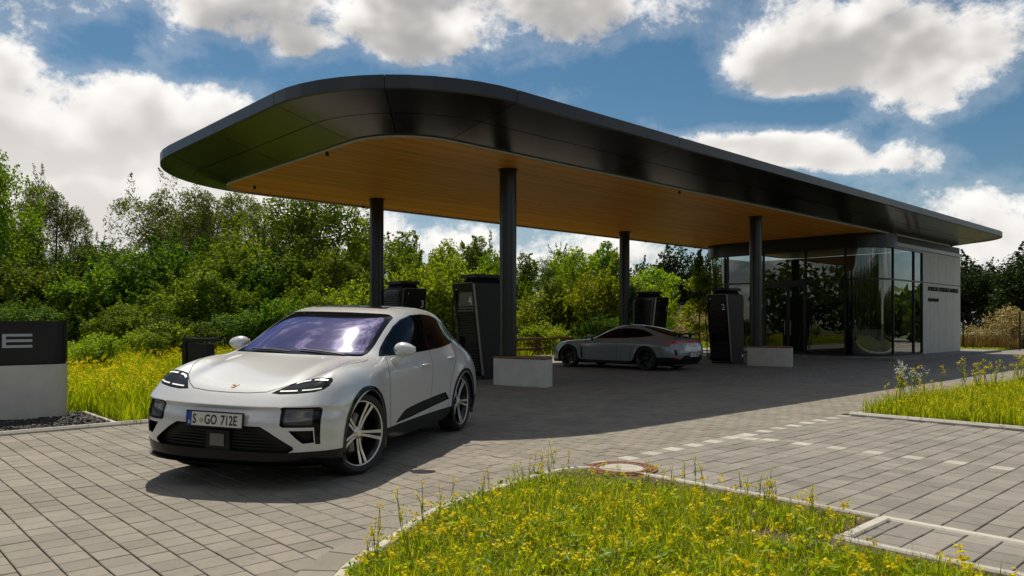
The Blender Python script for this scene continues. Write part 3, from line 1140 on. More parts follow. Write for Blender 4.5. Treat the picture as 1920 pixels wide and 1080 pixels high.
ZTR = 3.13
vm = [BV1 - BR, 5.27, 3.54, 1.67, BV0 + BR]     # mullions down the left face
for a, b in zip(vm[1:], vm[2:]):
    if abs(a - 3.54) < 0.01:
        continue
    pane('window_pane', [(BU0, a - 0.03), (BU0, b + 0.03)], ZB + 0.06, ZTR - 0.03)
    pane('window_pane', [(BU0, a - 0.03), (BU0, b + 0.03)], ZTR + 0.03, ZG1)
pane('window_pane', [(BU0, vm[2] - 0.03), (BU0, vm[3] + 0.03)], ZTR + 0.03, ZG1)
pane('curved_window_pane', near_arc, ZB + 0.06, ZTR - 0.03)
pane('curved_window_pane', near_arc, ZTR + 0.03, ZG1)
pane('curved_window_pane', far_arc, ZB + 0.06, ZTR - 0.03)
pane('curved_window_pane', far_arc, ZTR + 0.03, ZG1)
nf = [BU0 + BR, 21.72, 22.68]
for a, b in zip(nf, nf[1:]):
    pane('window_pane', [(a + 0.03, BV0), (b - 0.03, BV0)], ZB + 0.06, ZTR - 0.03)
    pane('window_pane', [(a + 0.03, BV0), (b - 0.03, BV0)], ZTR + 0.03, ZG1)
line = far_arc + [(BU0, v) for v in vm[1:-1]] + near_arc + [(nf[1], BV0), (nf[2] + 0.01, BV0)]
ring_bar('sill_rail', line, ZB, ZB + 0.06, 0.09, M['frame'])
ring_bar('transom', far_arc + [(BU0, 5.27), (BU0, 3.57)], ZTR - 0.03, ZTR + 0.03, 0.09, M['frame'])
ring_bar('transom', [(BU0, 1.64)] + near_arc + [(22.69, BV0)], ZTR - 0.03, ZTR + 0.03, 0.09, M['frame'])
ring_bar('roof_band', far_arc + [(BU0, v) for v in vm[1:-1]] + near_arc + [(19.56, BV0)], ZG1, Z_SOF - 0.004, 0.30, principled('roof_band', (0.02, 0.02, 0.021), 0.3, metal=0.3))
ring_bar('head_rail', [(19.58, BV0), (22.69, BV0)], ZG1, 4.47, 0.10, M['frame'])
bprism('recessed_band', [(19.75, BV0 + 0.03), (BU1 - 0.02, BV0 + 0.03), (BU1 - 0.02, BV0 + 0.25), (19.75, BV0 + 0.25)], ZT + 0.002, Z_SOF - 0.004, M['dark'])
for v in vm[:1] + vm[1:]:
    MB().box(-0.05, 0.05, v - BV0 - 0.03, v - BV0 + 0.03, ZB + 0.061, ZG1 - 0.001).build('mullion', M['frame'], bld)
for u in nf:
    MB().box(u - BU0 - 0.028, u - BU0 + 0.028, -0.05, 0.05, ZB + 0.061, ZG1 - 0.001).build('mullion', M['frame'], bld)
# door in the bay between two mullions
d0v, d1v = 1.70, 3.51
MB().box(-0.07, 0.07, d0v - BV0, d1v - BV0, 3.02, 3.16).build('door_head', M['frame'], bld)
for a, b in ((d0v + 0.0, 2.42), (2.42, d1v)):
    fr = MB()
    for y0, y1, z0, z1 in ((a + 0.01, a + 0.07, 0.11, 3.0), (b - 0.07, b - 0.01, 0.11, 3.0), (a + 0.071, b - 0.071, 0.11, 0.24), (a + 0.071, b - 0.071, 2.92, 3.0)):
        fr.box(-0.03, 0.03, y0 - BV0, y1 - BV0, z0, z1)
    dr = fr.build('door', M['frame'], bld)
    pane('door_pane', [(BU0, b - 0.07), (BU0, a + 0.07)], 0.24, 2.92, dr)
    MB().tube([(-0.08, (a + 0.13 if a > 2 else b - 0.13) - BV0, 0.9), (-0.08, (a + 0.13 if a > 2 else b - 0.13) - BV0, 1.5)], 0.014, 8).build('handle', M['sign_grey'], dr)
# dark unit and round counter inside the lounge
MB().box(2.2, 3.1, 2.3, 3.6, ZB + 0.02, 2.3).build('lounge_cabinet', M['dark'], bld)
MB().lathe([(0, 1.15), (0.55, 1.15), (0.55, 0.13), (0, 0.13)], 24, m=Matrix.Translation((2.4, 1.4, 0))).build('lounge_counter', principled('counter', (0.3, 0.3, 0.29), 0.5), bld)

# lettering on the end wall
for txt, size, z, width, sp in (('PORSCHE CHARGING LOUNGE', 0.26, 2.80, 3.95, 1.05), ('INGOLSTADT', 0.20, 2.34, 1.30, 1.05)):
    me = text_mesh(txt, size, 0.015, 1.0, mat=M['dark'], spacing=sp)
    w_ = max(v.co.x for v in me.vertices)
    for v in me.vertices:
        v.co.x *= width / w_
    o = obj('wall_lettering', me, bld)
    o.location = (u_w0 + 0.72 - BU0, -0.022, z)
    o.rotation_euler = (R(90), 0, 0)

# ================================================================== chargers
def rounded(w_, h_, r, n=5):
    pts = []
    for cx_, cy_, a0 in ((w_ - r, r, -90), (w_ - r, h_ - r, 0), (r, h_ - r, 90), (r, r, 180)):
        for k in range(n + 1):
            a = R(a0 + 90 * k / n)
            pts.append((cx_ + r * math.cos(a), cy_ + r * math.sin(a)))
    return pts


M['charger'] = principled('charger_body', (0.010, 0.010, 0.011), 0.45, spec=0.35, rough_var=0.08, var_scale=2)
M['charger_face'] = principled('charger_face', (0.005, 0.005, 0.005), 0.25, spec=0.25)
M['charger_grey'] = principled('charger_grey_panel', (0.14, 0.14, 0.145), 0.35, metal=0.5)
M['charger_edge'] = principled('charger_edge', (0.20, 0.20, 0.18), 0.35, metal=0.7)
M['slat'] = principled('charger_slat', (0.05, 0.05, 0.048), 0.4, metal=0.4)
CW, CD, CH, CL = 0.80, 0.82, 2.40, 0.31       # width, depth at the foot, height, lean of the front


def charger(number, u, v, face, label):
    """face 0 looks along -u, face 1 along -v; (u, v) is the foot corner nearest the road"""
    if face == 0:
        r_ = empty('charging_station', (*XY(u, v), 0), UVANG)
    else:
        p = XY(u + CW, v)
        r_ = empty('charging_station', (*p, 0), UVANG + R(90))
    tag(r_, label, 'charger', 'charging stations')
    # body: side profile swept across the width (x = depth, y = width)
    prof = [(0.03, 0.0), (CD, 0.0), (CD, 2.30), (CD - 0.10, CH), (-CL + 0.04, CH), (-CL + 0.03, CH - 0.1)]
    vv = [(x, y, z) for y in (0.012, CW - 0.012) for x, z in prof]
    n = len(prof)
    ff = [tuple(range(n)), tuple(range(2 * n - 1, n - 1, -1))] + [(i, n + i, n + (i + 1) % n, (i + 1) % n) for i in range(n)]
    mb = MB(); mb.add(vv, ff)
    mb.build('body', M['charger'], r_, bevel=0.012)
    MB().box(-0.02, CD - 0.02, 0.03, CW - 0.03, -0.0, 0.05).build('foot', M['dark'], r_)
    # cooling head on top
    MB().add([(-0.10, 0.10, CH), (CD - 0.1, 0.10, CH), (CD - 0.1, CW - 0.1, CH), (-0.10, CW - 0.1, CH), (-0.02, 0.18, CH + 0.12), (CD - 0.16, 0.18, CH + 0.12), (CD - 0.16, CW - 0.18, CH + 0.12), (-0.02, CW - 0.18, CH + 0.12)],
             [(4, 5, 6, 7), (0, 1, 5, 4), (1, 2, 6, 5), (2, 3, 7, 6), (3, 0, 4, 7)]).build('fan_base', M['dark'], r_)
    MB().box(-0.12, CD - 0.06, 0.08, CW - 0.08, CH + 0.122, CH + 0.215).build('fan_hood', M['charger'], r_, bevel=0.015)
    # sloping front plate: local plane (y across, s up the slope)
    L_ = math.hypot(CL, CH - 0.06)
    ex = Vector((0, 1, 0))
    es = Vector((-CL, 0, CH - 0.06)).normalized()
    en = es.cross(ex) * -1.0
    if en.x > 0:
        en = -en
    o0 = Vector((0.0, 0, 0.06))

    def on(y, s, d):
        return o0 + ex * y + es * s + en * d

    def plate(name, pts, d0, d1, mat, parent):
        nn = len(pts)
        vv = [on(p[0], p[1], d0) for p in pts] + [on(p[0], p[1], d1) for p in pts]
        ff = [tuple(range(nn, 2 * nn)), tuple(range(nn - 1, -1, -1))] + [(i, (i + 1) % nn, nn + (i + 1) % nn, nn + i) for i in range(nn)]
        me = mesh_from(name, vv, ff, mat)
        bm = bmesh.new(); bm.from_mesh(me); bmesh.ops.recalc_face_normals(bm, faces=bm.faces); bm.to_mesh(me); bm.free()
        return obj(name, me, parent)

    plate('front_frame', rounded(CW, L_, 0.06), -0.03, 0.030, M['charger_edge'], r_)
    fp_ = plate('front_plate', [(0.016 + x, 0.016 + y) for x, y in rounded(CW - 0.032, L_ - 0.032, 0.05)], 0.031, 0.036, M['charger_face'], r_)
    # grey head panel with the number, seen with its number on the near side
    top = L_ - 0.22
    mirror = (face == 1)
    fl = (lambda y: y) if not mirror else (lambda y: y)
    plate('head_panel', [(fl(0.045), top - 0.52), (fl(0.70), top - 0.52), (fl(0.52), top - 0.02), (fl(0.045), top - 0.02)], 0.037, 0.040, M['charger_grey'] if number in ('4',) else M['charger_face'], fp_)
    me = text_mesh(number, 0.30, 0.003, 1.0, mat=M['white_mark'])
    wd = max(vx.co.x for vx in me.vertices)
    no = obj('number', me, fp_)
    # text faces -x: its right is -y in the local frame
    mt = Matrix((( -ex.x, es.x, en.x, 0), (-ex.y, es.y, en.y, 0), (-ex.z, es.z, en.z, 0), (0, 0, 0, 1)))
    no.matrix_local = Matrix.Translation(on(0.085 + wd, top - 0.33, 0.044)) @ mt
    for s0, cnt in ((0.16, 9), (1.02, 12)):
        for k in range(cnt):
            s_ = s0 + k * 0.066
            vv = [on(0.06, s_, 0.037), on(CW - 0.06, s_, 0.037), on(CW - 0.06, s_ + 0.012, 0.062), on(0.06, s_ + 0.012, 0.062), on(0.06, s_ + 0.036, 0.037), on(CW - 0.06, s_ + 0.036, 0.037)]
            obj('slat', mesh_from('slat', vv, [(0, 1, 2, 3), (3, 2, 5, 4), (0, 3, 4), (1, 5, 2)], M['slat']), fp_)
    # cable from the head to the plug holder, on the far side of the face
    cy = CW - 0.10
    pts = spline([tuple(on(cy - 0.04, top + 0.05, 0.05)), tuple(on(cy + 0.06, top - 0.25, 0.10)), tuple(on(cy + 0.12, top - 0.7, 0.13)), tuple(on(cy + 0.10, 0.95, 0.14)), tuple(on(cy + 0.11, 0.35, 0.20)), tuple(on(cy + 0.05, 0.10, 0.16)), tuple(on(cy - 0.02, 0.5, 0.12)), tuple(on(cy - 0.02, 0.90, 0.10))], 6)
    MB().tube([tuple(p) for p in pts], 0.02, 8).build('cable', M['rubber'], r_, True)
    MB().lathe([(0, 0.0), (0.075, 0.0), (0.085, 0.04), (0.085, 0.09), (0.06, 0.10), (0.0, 0.10)], 16, m=Matrix.Translation(on(cy - 0.02, 0.92, 0.03)) @ en.to_track_quat('Z', 'Y').to_matrix().to_4x4()).build('plug_holder', M['dark'], r_, True, angle=40)
    MB().lathe([(0, 0.0), (0.02, 0.0), (0.02, 0.02), (0, 0.02)], 10, m=Matrix.Translation(on(cy - 0.06, top + 0.06, 0.03)) @ en.to_track_quat('Z', 'Y').to_matrix().to_4x4()).build('status_lamp', M['white_mark'], r_)
    # far side: louvred panel in a light frame; near side: small white label
    yb = CW - 0.011
    MB().add([(-CL + 0.10, yb, 2.12), (-CL + 0.07, yb + 0.02, 2.1)], []).v
    pts = [(0.10, 0.12), (CD - 0.05, 0.12), (CD - 0.05, 2.24), (CD - 0.30, 2.34), (-CL + 0.12, 2.34)]
    sp = MB()
    cxm, czm = 0.3, 1.2
    vv = [(x, yb, z) for x, z in pts] + [(x, yb + 0.02, z) for x, z in pts]
    nn = len(pts)
    sp.add(vv, [tuple(range(nn, 2 * nn))[::-1]] + [(i, nn + i, nn + (i + 1) % nn, (i + 1) % nn) for i in range(nn)])
    so = sp.build('side_frame', M['charger_edge'], r_)
    pin = [(cxm + (x - cxm) * 0.965, czm + (z - czm) * 0.985) for x, z in pts]
    MB().add([(x, yb + 0.022, z) for x, z in pin], [tuple(range(nn))[::-1]]).build('side_louvre_back', M['charger_face'], so)
    for k in range(19):
        z = 1.02 + k * 0.066
        xl = 0.10 - (CL + 0.0) * (z - 0.12) / 2.22 + 0.06
        xr = CD - 0.08 if z < 2.15 else CD - 0.25
        vv = [(xl, yb + 0.023, z), (xr, yb + 0.023, z), (xr, yb + 0.045, z + 0.012), (xl, yb + 0.045, z + 0.012), (xl, yb + 0.023, z + 0.036), (xr, yb + 0.023, z + 0.036)]
        obj('louvre', mesh_from('louvre', vv, [(3, 2, 1, 0), (4, 5, 2, 3), (0, 4, 3), (1, 2, 5)], M['slat']), so)
    MB().box(CD - 0.14, CD - 0.06, 0.004, 0.013, 0.22, 0.30).build('label_plate', M['white_mark'], r_)
    return r_


charger('4', 0.42, 1.36, 0, 'black charging station marked 4 with grey head panel, behind the white car')
charger('2', 11.44, 1.06, 0, 'black charging station marked 2, beside the tail of the grey car')
charger('3', 0.55, 5.28, 1, 'black charging station marked 3, showing above the roof of the white car')
charger('1', 11.75, 4.76, 1, 'black charging station marked 1, showing above the roof of the grey car')

# ================================================================== monument sign
sg = tag(empty('monument_sign', (*XY(-9.16, 0.04), 0), UVANG), 'low monument sign, black band with a silver E over a pale base, round end', 'sign')


def stadium(x0, r, e=0.0, n=14):
    pts = [(x0, -r - e)]
    for k in range(n + 1):
        a = -math.pi / 2 + math.pi * k / n
        pts.append(((r + e) * math.cos(a), (r + e) * math.sin(a)))
    pts.append((x0, r + e))
    return pts


def rslab(name, pts, z0, z1, mat, parent):
    o = MB().prism(pts, z0, z1).build(name, mat, parent, True, angle=35)
    return o


rslab('base', stadium(-5.0, 0.25), 0.02, 0.80, M['concrete_white'], sg)
rslab('shadow_joint', stadium(-5.0, 0.25, -0.012), 0.80, 0.825, M['dark'], sg)
rslab('band', stadium(-5.0, 0.25, 0.004), 0.825, 1.425, principled('sign_band', (0.014, 0.014, 0.014), 0.30, metal=0.4), sg)
ex0 = -9.76 + 9.16
le = MB()
le.box(ex0, ex0 + 0.045, -0.272, -0.255, 1.05, 1.245)
for z in (1.05, 1.13, 1.208):
    le.box(ex0 + 0.0455, ex0 + 0.36, -0.272, -0.255, z, z + 0.037)
le.build('letter', M['sign_grey'], sg)

# ================================================================== litter bin at the edge of the meadow
p = G(378, 698)
bn = tag(empty('litter_bin', (-6.18, 14.9, 0), R(-6)), 'black metal litter bin with an overhanging lid standing in the meadow', 'litter bin')
MB().box(-0.28, -0.20, -0.22, 0.22, 0.0, 1.11).build('side_post', M['black_metal'], bn, bevel=0.006)
MB().box(-0.199, 0.30, -0.22, 0.22, 1.03, 1.10).build('lid', M['black_metal'], bn, bevel=0.006)
MB().prism([(-0.16, -0.18)] + [(0.08 + 0.18 * math.cos(a), 0.18 * math.sin(a)) for a in [-math.pi / 2 + math.pi * k / 10 for k in range(11)]] + [(-0.16, 0.18)], 0.06, 0.98).build('drum', M['black_metal'], bn, True, angle=40)
MB().box(-0.199, -0.161, -0.15, 0.15, 0.1, 1.02).build('bracket', M['charger_edge'], bn)

# ================================================================== timber rail behind the bays
rf = tag(empty('timber_rail', (*XY(5.0, 10.1), 0), UVANG), 'low brown timber double rail in front of the shrubs', 'fence')
for z, y in ((0.72, 0.0), (0.30, -0.05)):
    for k in range(4):
        MB().box(k * 3.0 + 0.01, k * 3.0 + 2.99, y - 0.05, y + 0.05, z - 0.055, z + 0.055).build('rail', M['wood_rail'], rf, bevel=0.01)
for k in range(9):
    x = 0.3 + k * 1.4
    MB().box(x, x + 0.12, 0.052, 0.15, 0.0, 0.78).build('post', M['wood_rail'], rf)
    MB().add([(x, -0.55, 0.0), (x + 0.1, -0.55, 0.0), (x + 0.1, -0.45, 0.0), (x, -0.45, 0.0), (x, -0.102, 0.42), (x + 0.1, -0.102, 0.42), (x + 0.1, -0.101, 0.52), (x, -0.101, 0.52)],
             [(0, 1, 5, 4), (1, 2, 6, 5), (2, 3, 7, 6), (3, 0, 4, 7)]).build('brace', M['wood_rail'], rf)

# ================================================================== mesh fence beyond the pavilion
fa = np.array(G(1806, 655)); fb = np.array(G(1990, 658))
fdir = (fb - fa) / np.linalg.norm(fb - fa)
wf = tag(empty('mesh_fence', (fa[0], fa[1], 0), math.atan2(fdir[1], fdir[0])), 'dark wire mesh fence beyond the pale end wall of the pavilion', 'fence')
FL = 10.0
for k in range(5):
    MB().box(k * 2.5 - 0.035, k * 2.5 + 0.035, -0.035, 0.035, 0, 1.98).build('post', M['black_metal'], wf)
for k in range(4):
    mb = MB()
    for j in range(24):
        x = k * 2.5 + 0.05 + j * 0.10
        mb.box(x, x + 0.007, -0.004, 0.004, 0.05, 1.88)
    for z in (0.08, 0.5, 0.95, 1.4, 1.86):
        mb.box(k * 2.5 + 0.036, k * 2.5 + 2.464, 0.0045, 0.012, z, z + 0.012)
    mb.build('wire_panel', M['black_metal'], wf)

# ================================================================== pale hall far behind the chargers
wh = tag(empty('warehouse', ((1295 - 960) / F * 75, 75, 0), R(4)), 'long pale flat-roofed hall far behind charger number 1', 'building')
MB().box(-5.5, 5.5, 0, 12, 0, 3.35).build('wall', principled('hall_wall', (0.62, 0.62, 0.62), 0.7, var=0.04, var_scale=0.5), wh)
MB().box(-5.6, 5.6, -0.1, 12.1, 3.352, 3.52).build('roof_edge', principled('hall_roof', (0.35, 0.35, 0.36), 0.6), wh)
MB().box(-3.4, -1.6, -0.03, -0.002, 0, 2.3).build('door', principled('hall_door', (0.3, 0.31, 0.33), 0.6), wh)

# ================================================================== cars
def shell(stations, levels=3, creases=()):
    """half stations (centre line to lower edge), mirrored and subdivided into one smooth skin"""
    n = len(stations[0])
    vs, idx = [], {}
    for i, st in enumerate(stations):
        for j in range(-(n - 1), n):
            x, y, z = st[abs(j)]
            idx[i, j] = len(vs)
            vs.append((x, math.copysign(y, j) if j else 0.0, z))
    fs = [(idx[i, j], idx[i, j + 1], idx[i + 1, j + 1], idx[i + 1, j]) for i in range(len(stations) - 1) for j in range(-(n - 1), n - 1)]
    me = mesh_from('cage', vs, fs)
    if creases:
        val = {}
        for kind_, k, lo, hi, wgt in creases:          # along a station ('row') or along a flow line ('col')
            for sg in (1, -1):
                for q in range(lo, hi):
                    a, b = ((k, sg * q), (k, sg * (q + 1))) if kind_ == 'row' else ((q, sg * k), (q + 1, sg * k))
                    val[tuple(sorted((idx[a], idx[b])))] = wgt
        at = me.attributes.new('crease_edge', 'FLOAT', 'EDGE')
        for e in me.edges:
            w_ = val.get(tuple(sorted(e.vertices)))
            if w_:
                at.data[e.index].value = w_
    o = obj('cage', me)
    sd = o.modifiers.new('s', 'SUBSURF')
    sd.levels = levels
    sd.subdivision_type = 'CATMULL_CLARK'
    bpy.context.view_layer.update()
    ev = bpy.data.meshes.new_from_object(o.evaluated_get(bpy.context.evaluated_depsgraph_get()))
    bpy.data.objects.remove(o)
    bm = bmesh.new()
    bm.from_mesh(ev)
    bmesh.ops.recalc_face_normals(bm, faces=bm.faces)
    f = max(bm.faces, key=lambda f: f.calc_center_median().z)
    if f.normal.z < 0:
        bmesh.ops.reverse_faces(bm, faces=bm.faces)
    bm.faces.layers.int.new('reg')
    return bm


def cut(bm, poly, ax, reg, flt, only=None):
    """cut the skin along a polygon seen along one axis and mark what lies inside"""
    lay_ = bm.faces.layers.int['reg']
    a, b = ax
    x0, x1 = min(p[0] for p in poly) - .02, max(p[0] for p in poly) + .02
    y0, y1 = min(p[1] for p in poly) - .02, max(p[1] for p in poly) + .02

    def bb(f):
        xs = [v.co[a] for v in f.verts]
        ys = [v.co[b] for v in f.verts]
        return min(xs), max(xs), min(ys), max(ys)
    cand = set()
    for f in bm.faces:
        c = f.calc_center_median()
        if flt(c) and x0 - .1 < c[a] < x1 + .1 and y0 - .1 < c[b] < y1 + .1:
            cand.add(f)
    n = len(poly)
    for i in range(n):
        p, q = poly[i], poly[(i + 1) % n]
        sx0, sx1, sy0, sy1 = min(p[0], q[0]) - .004, max(p[0], q[0]) + .004, min(p[1], q[1]) - .004, max(p[1], q[1]) + .004
        sel = []
        for f in cand:
            if f.is_valid:
                g_ = bb(f)
                if g_[0] < sx1 and g_[1] > sx0 and g_[2] < sy1 and g_[3] > sy0:
                    sel.append(f)
        if not sel:
            continue
        es = {e for f in sel for e in f.edges}
        vs_ = {v for f in sel for v in f.verts}
        co, no = [0, 0, 0], [0, 0, 0]
        co[a], co[b] = p
        no[a], no[b] = q[1] - p[1], -(q[0] - p[0])
        r = bmesh.ops.bisect_plane(bm, geom=sel + list(es) + list(vs_), dist=1e-6, plane_co=co, plane_no=no)
        cand |= {g_ for g_ in r['geom'] if isinstance(g_, bmesh.types.BMFace)}
        cand = {f for f in cand if f.is_valid}
    cs = [(f, f.calc_center_median()) for f in cand if f.is_valid]
    if cs:
        ins = inside(poly, [c[a] for f, c in cs], [c[b] for f, c in cs])
        for (f, c), k in zip(cs, ins):
            if k and flt(c) and (only is None or f[lay_] in only):
                f[lay_] = reg


def mirror(poly):
    return [(-p[0], p[1]) for p in poly]


def take(bm, regs, T, name, mat, parent, push=0.0, recess=None, flt=None, mats=None):
    """the marked faces as a mesh of their own; recess sinks them along a direction and closes the rim"""
    lay_ = bm.faces.layers.int['reg']
    nb = bmesh.new()
    vm_ = {}
    for f in bm.faces:
        if f[lay_] in regs and (flt is None or flt(f.calc_center_median())):
            vs_ = []
            for v in f.verts:
                if v not in vm_:
                    vm_[v] = nb.verts.new(v.co - v.normal * push)
                vs_.append(vm_[v])
            try:
                nb.faces.new(vs_)
            except ValueError:
                pass
    if recess is not None:
        ex_ = bmesh.ops.extrude_face_region(nb, geom=list(nb.faces))
        nv = [g_ for g_ in ex_['geom'] if isinstance(g_, bmesh.types.BMVert)]
        bmesh.ops.translate(nb, verts=nv, vec=recess)
        bmesh.ops.delete(nb, geom=[f for f in nb.faces if f.is_valid and not any(v in set(nv) for v in f.verts)], context='FACES_ONLY')
    if not nb.faces:
        nb.free()
        return None
    nb.transform(T)
    me = bpy.data.meshes.new(name)
    nb.to_mesh(me)
    nb.free()
    me.materials.append(mat)
    me.polygons.foreach_set('use_smooth', [True] * len(me.polygons))
    if recess is not None:
        me.set_sharp_from_angle(angle=R(40))
    return obj(name, me, parent)


class Skin:
    def __init__(s, bm):
        s.t = BVHTree.FromBMesh(bm)

    def ray(s, o, d):
        h = s.t.ray_cast(Vector(o), Vector(d))
        return (h[0], h[1]) if h[0] is not None else (None, None)

    def front(s, y, z, sign=1):
        return s.ray((4 * sign, y, z), (-sign, 0, 0))

    def side(s, x, z, sgn=1):
        return s.ray((x, 3 * sgn, z), (0, -sgn, 0))

    def top(s, x, y):
        return s.ray((x, y, 4), (0, 0, -1))


def dens(pts, step=0.04):
    out = [pts[0]]
    for p, q in zip(pts, pts[1:]):
        n = max(1, int(math.hypot(q[0] - p[0], q[1] - p[1]) / step))
        out += [(p[0] + (q[0] - p[0]) * k / n, p[1] + (q[1] - p[1]) * k / n) for k in range(1, n + 1)]
    return out


def ribbon(hit, pts, half, lift, T, name, mat, parent, across=(0, 1)):
    """flat strip on the skin; hit(p, q) gives (point, normal) for a 2D point; half = half width in the second coordinate"""
    rows = []
    d2 = dens(pts, 0.03)
    for i, p in enumerate(d2):
        a, b = d2[max(i - 1, 0)], d2[min(i + 1, len(d2) - 1)]
        L_ = math.hypot(b[0] - a[0], b[1] - a[1]) or 1
        nx, ny = -(b[1] - a[1]) / L_, (b[0] - a[0]) / L_
        row = []
        for s_ in (-1, 1):
            h, n = hit(p[0] + nx * half * s_, p[1] + ny * half * s_)
            if h is None:
                row = None
                break
            row.append(h + n * lift)
        if row:
            rows.append(row)
    if len(rows) < 2:
        return None
    vv = [tuple(T @ v) for r in rows for v in r]
    return obj(name, mesh_from(name, vv, [(2 * k, 2 * k + 1, 2 * k + 3, 2 * k + 2) for k in range(len(rows) - 1)], mat, smooth=True), parent)


def arch_trim(skin, cx, cz, r0, r1, sgn, T, mat, parent, yd, lift=0.006, a0=-22, a1=202):
    vv, ff = [], []
    n = 48
    for k in range(n + 1):
        a = R(a0 + (a1 - a0) * k / n)
        row = []
        for r in (r0, (r0 + r1) / 2, r1):
            x, z = cx + r * math.cos(a), cz + r * math.sin(a)
            h, nn = skin.side(x, max(z, 0.0), sgn)
            y = h.y if h is not None and abs(h.y) > 0.7 else None
            row.append([x, y, z])
        ys = [q[1] for q in row if q[1] is not None]
        d_ = (max(ys, key=abs) if ys else yd * sgn)
        for q in row:
            q[1] = (q[1] if q[1] is not None else d_) + lift * sgn
        inner = [row[0][0], row[0][1] - 0.07 * sgn, row[0][2]]
        vv += [tuple(T @ Vector(q)) for q in [inner] + row]
    for k in range(n):
        for j in range(3):
            ff.append((4 * k + j, 4 * k + j + 1, 4 * k + 5 + j, 4 * k + 4 + j))
    return obj('arch_trim', mesh_from('arch_trim', vv, ff, mat, smooth=True), parent)


def liner(cx, cz, r, sgn, mat, parent, T=None):
    mb = MB()
    n = 20
    vv, ff = [], []
    for k in range(n + 1):
        a = math.pi * (-0.12 + 1.24 * k / n)
        for y in (0.50, 0.90):
            vv.append((cx + r * math.cos(a), y * sgn, cz + r * math.sin(a)))
    ff = [(2 * k, 2 * k + 1, 2 * k + 3, 2 * k + 2) for k in range(n)]
    ff.append(tuple(2 * k for k in range(n + 1)))
    return mb.add(vv, ff).build('wheel_arch_liner', mat, parent)


def car_wheel(parent, loc_, rz, rt, rr, width, style):
    """tyre radius rt, rim radius rr; axis along local y, outer face at +y"""
    hw = width / 2
    prof = [(rr - .012, hw - .028), (rr + .004, hw - .012), (rr + .02, hw - .002), (rr + .045, hw + .003), (rt - .022, hw - .012), (rt - .006, hw - .034), (rt, hw - .06),
            (rt, 0.035), (rt - .008, .03), (rt - .008, .02), (rt, .015), (rt, -.015), (rt - .008, -.02), (rt - .008, -.03), (rt, -.035),
            (rt, -hw + .06), (rt - .006, -hw + .034), (rt - .022, -hw + .012), (rr + .03, -hw), (rr - .012, -hw + .03)]
    wheel = MB().lathe([(rr - .01, hw - .03), (rr - .035, hw - .06), (rr - .05, -hw + .05), (rr - .01, -hw + .03)], 56, 'y').build('wheel', M['rim_black'], parent, True, angle=40)
    wheel.location = loc_
    wheel.rotation_euler = (0, 0, rz)
    MB().lathe(prof, 64, 'y').build('tyre', M['rubber'], wheel, True, angle=50)
    MB().lathe([(rr - .010, hw - .022), (rr - .007, hw - .017), (rr + .001, hw - .012), (rr + .003, hw - .016)], 64, 'y').build('rim_lip', M['rim_silver'] if style == 'five' else M['rim_black'], wheel, True)
    MB().lathe([(0, -.03), (.05, -.03), (.06, -.02), (rr - .11, -.02), (rr - .105, -.035), (0, -.04)], 40, 'y').build('brake_disc', M['disc'], wheel, True, angle=30)
    cal = MB()
    for k in range(6):
        a0, a1 = R(-38 + 12 * k), R(-38 + 12 * (k + 1) + .6)
        pts = [((rr - .16) * math.cos(a0), (rr - .16) * math.sin(a0)), ((rr - .075) * math.cos(a0), (rr - .075) * math.sin(a0)), ((rr - .075) * math.cos(a1), (rr - .075) * math.sin(a1)), ((rr - .16) * math.cos(a1), (rr - .16) * math.sin(a1))]
        cal.add([(p[0], y, p[1]) for y in (-.045, .03) for p in pts], [(0, 1, 2, 3), (7, 6, 5, 4), (0, 4, 5, 1), (1, 5, 6, 2), (2, 6, 7, 3), (3, 7, 4, 0)])
    cal.build('brake_caliper', M['red'] if style == 'five' else M['dark'], wheel)
    n = 5 if style == 'five' else 10
    for k in range(n):
        sp, face = MB(), MB()
        m_ = Matrix.Rotation(R(360 / n * k + 26), 4, 'Y')
        for sgn in (-1, 1):
            secs = []
            for r, off, w_, y in ((0.035, .0150, .0135, hw - .050), (0.09, .0155, .0125, hw - .052), (rr * .55, .0205, .0135, hw - .046), (rr - .03, .032 if n == 5 else .026, .0165, hw - .022), (rr - .012, .034 if n == 5 else .027, .0175, hw - .020)):
                if n == 10:
                    w_ *= .45
                    off *= .7
                secs.append([(r, off * sgn - w_, y, .05), (r, off * sgn + w_, y, .05)])
            vv, ff, fv, ft_ = [], [], [], []
            for a, b in secs:
                vv += [(a[0], a[2] - .004, a[1]), (b[0], b[2] - .004, b[1]), (b[0], b[2] - .04, b[1]), (a[0], a[2] - .04, a[1])]
                ins = .0048
                fv += [(a[0], a[2], a[1] + ins), (b[0], b[2], b[1] - ins), (b[0], b[2] - .004, b[1]), (a[0], a[2] - .004, a[1])]
            for i in range(len(secs) - 1):
                for j in range(4):
                    ff.append((4 * i + j, 4 * i + (j + 1) % 4, 4 * i + 4 + (j + 1) % 4, 4 * i + 4 + j))
                    ft_.append(ff[-1])
            sp.add([tuple(m_ @ Vector(v)) for v in vv], ff)
            face.add([tuple(m_ @ Vector(v)) for v in fv], ft_)
        s_ = sp.build('spoke', M['rim_black'], wheel)
        if style == 'five':
            face.build('spoke_face', M['rim_silver'], wheel)
    MB().lathe([(0, hw - .034), (.030, hw - .034), (.034, hw - .037), (.055, hw - .05), (.06, hw - .09), (0, hw - .09)], 28, 'y').build('hub_cap', M['rim_silver'] if style == 'five' else M['rim_black'], wheel, True, angle=35)
    return wheel


